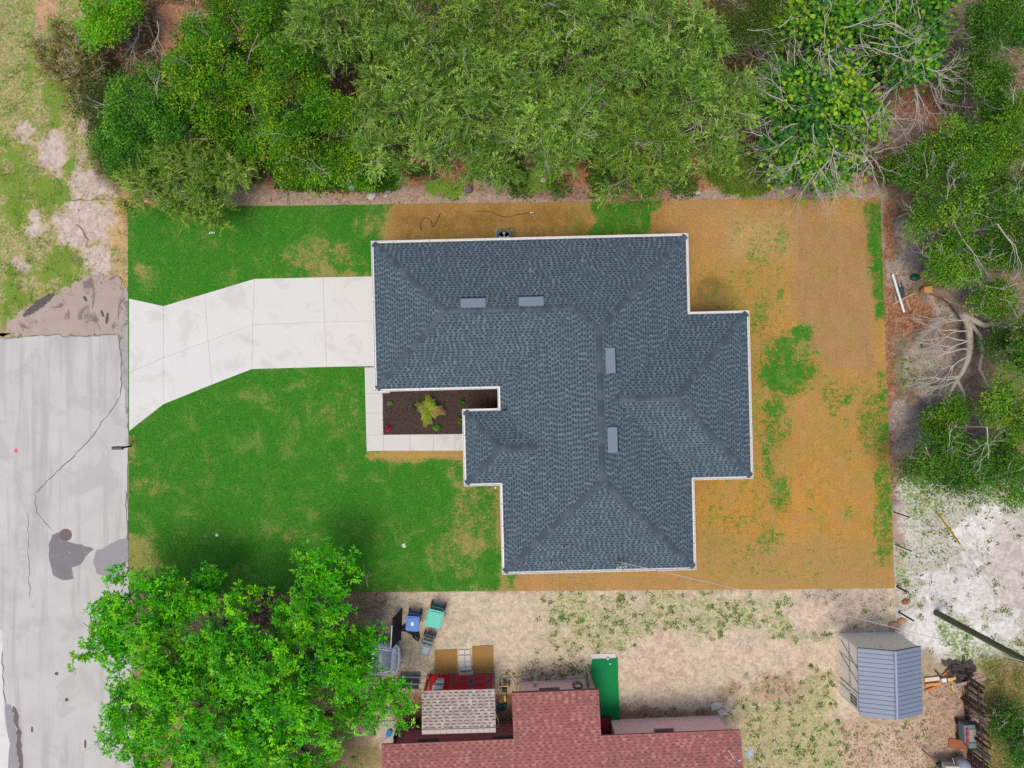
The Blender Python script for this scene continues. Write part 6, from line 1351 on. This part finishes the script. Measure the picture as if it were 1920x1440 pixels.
px, py = scatter(700, 1330, 285, 1470, 365, lambda x_, y_: sdist(ell(1400, 325, 70, 38), x_, y_) > 0); tufts('tall_grass', 'clump of long bright grass at the edge of the back lawn', px, py, 14, .25, .55, .05, [(110, 160, 40), (140, 176, 60), (80, 136, 34), (176, 180, 90)], .1, .6)
px, py = scatter(700, 520, 318, 740, 352, lambda x_, y_: 0*x_+.8); tufts('edge_undergrowth', 'green undergrowth along the wood edge', px, py, 16, .12, .26, .4, [(84, 140, 34), (110, 160, 44), (66, 116, 30)], .14, .6)
px, py = scatter(1500, 740, 312, 1320, 366, lambda x_, y_: (vnoise(x_/PPM, y_/PPM, .9, 5) > .47)*.9); tufts('edge_scrub', 'scrubby green growth beneath the feathery trees', px, py, 14, .10, .24, .35, [(84, 128, 40), (110, 146, 56), (66, 108, 34), (150, 156, 84)], .14, .6)
px, py = scatter(600, 1840, 1230, 1930, 1450, lambda x_, y_: 0*x_+.7); tufts('dry_grass', 'dry yellowish grass in the bottom corner behind the fence', px, py, 14, .15, .4, .06, [(190, 170, 104), (206, 186, 120), (150, 156, 70), (120, 146, 56)], .14, .5)
# leaf litter
px, py = scatter(16000, 150, -10, 1930, 960, lambda x_, y_: np.clip(sample(lit, (x_-960)/PPM, (720-y_)/PPM), 0, 1)); k = free(px, py); px, py = px[k], py[k]
N = len(px); O = np.stack([(px-960)/PPM, (720-py)/PPM, gnd(px, py)+.015], 1); a = RNG.uniform(0, 6.28, N); d = np.stack([np.cos(a), np.sin(a), RNG.normal(size=N)*.15], 1); L = RNG.uniform(.07, .16, N)
V, Q, c_ = leaf_geo(O, d, np.tile([0, 0, 1.], (N, 1))+RNG.normal(size=(N, 3))*.25, L, L*.5, pick([(196, 124, 92), (170, 104, 76), (206, 150, 116), (140, 96, 72), (180, 150, 130)], N, .2)); o = np_mesh('leaf_litter', V, Q, leaf_mat('dead_leaf', .1, .9, .1), c_); tag(o, 'fallen brown leaves under the trees', None, kind='stuff')
# blades standing in the sod
def sod_blades(name, label, n, sel, cols, L0, L1):
    px = RNG.uniform(238, 1680, n); py = RNG.uniform(370, 1115, n); X = (px-960)/PPM; Y = (720-py)/PPM; k = (sdist(SOD, px, py) > 1) & sel(px, py)
    for b0 in ([(243, 560), (307, 574), (478, 523), (730, 518), (730, 686), (473, 692), (307, 758), (243, 808)], [(684, 689), (731, 688), (720, 815), (868, 813), (868, 846), (688, 846)], [(718, 720), (960, 720), (960, 815), (718, 815)]): k &= sdist(b0, px, py) < -.5
    X, Y = X[k], Y[k]; _, g_ = sod_attrs(X, Y); return X, Y, g_
X, Y, g_ = sod_blades('', '', 150000, lambda x_, y_: ~((x_ > 950) & (x_ < 1295) & (y_ > 455) & (y_ < 1060)), None, 0, 0)
k = RNG.random(len(X)) < np.clip((g_-.25)*1.5, 0, 1); X, Y = X[k], Y[k]; N = len(X); a = RNG.uniform(0, 6.28, N)
V, Q, c_ = leaf_geo(np.stack([X, Y, np.full(N, .022)], 1), np.stack([np.cos(a), np.sin(a), RNG.uniform(.2, 1.4, N)], 1), np.tile([0, 0, 1.], (N, 1)), RNG.uniform(.035, .085, N), RNG.uniform(.012, .024, N), pick([(44, 112, 24), (64, 134, 36), (34, 92, 20), (90, 140, 50)], N, .2))
o = np_mesh('lawn_grass', V, Q, lm, c_); tag(o, 'short green grass blades of the sod lawn', None, kind='stuff')
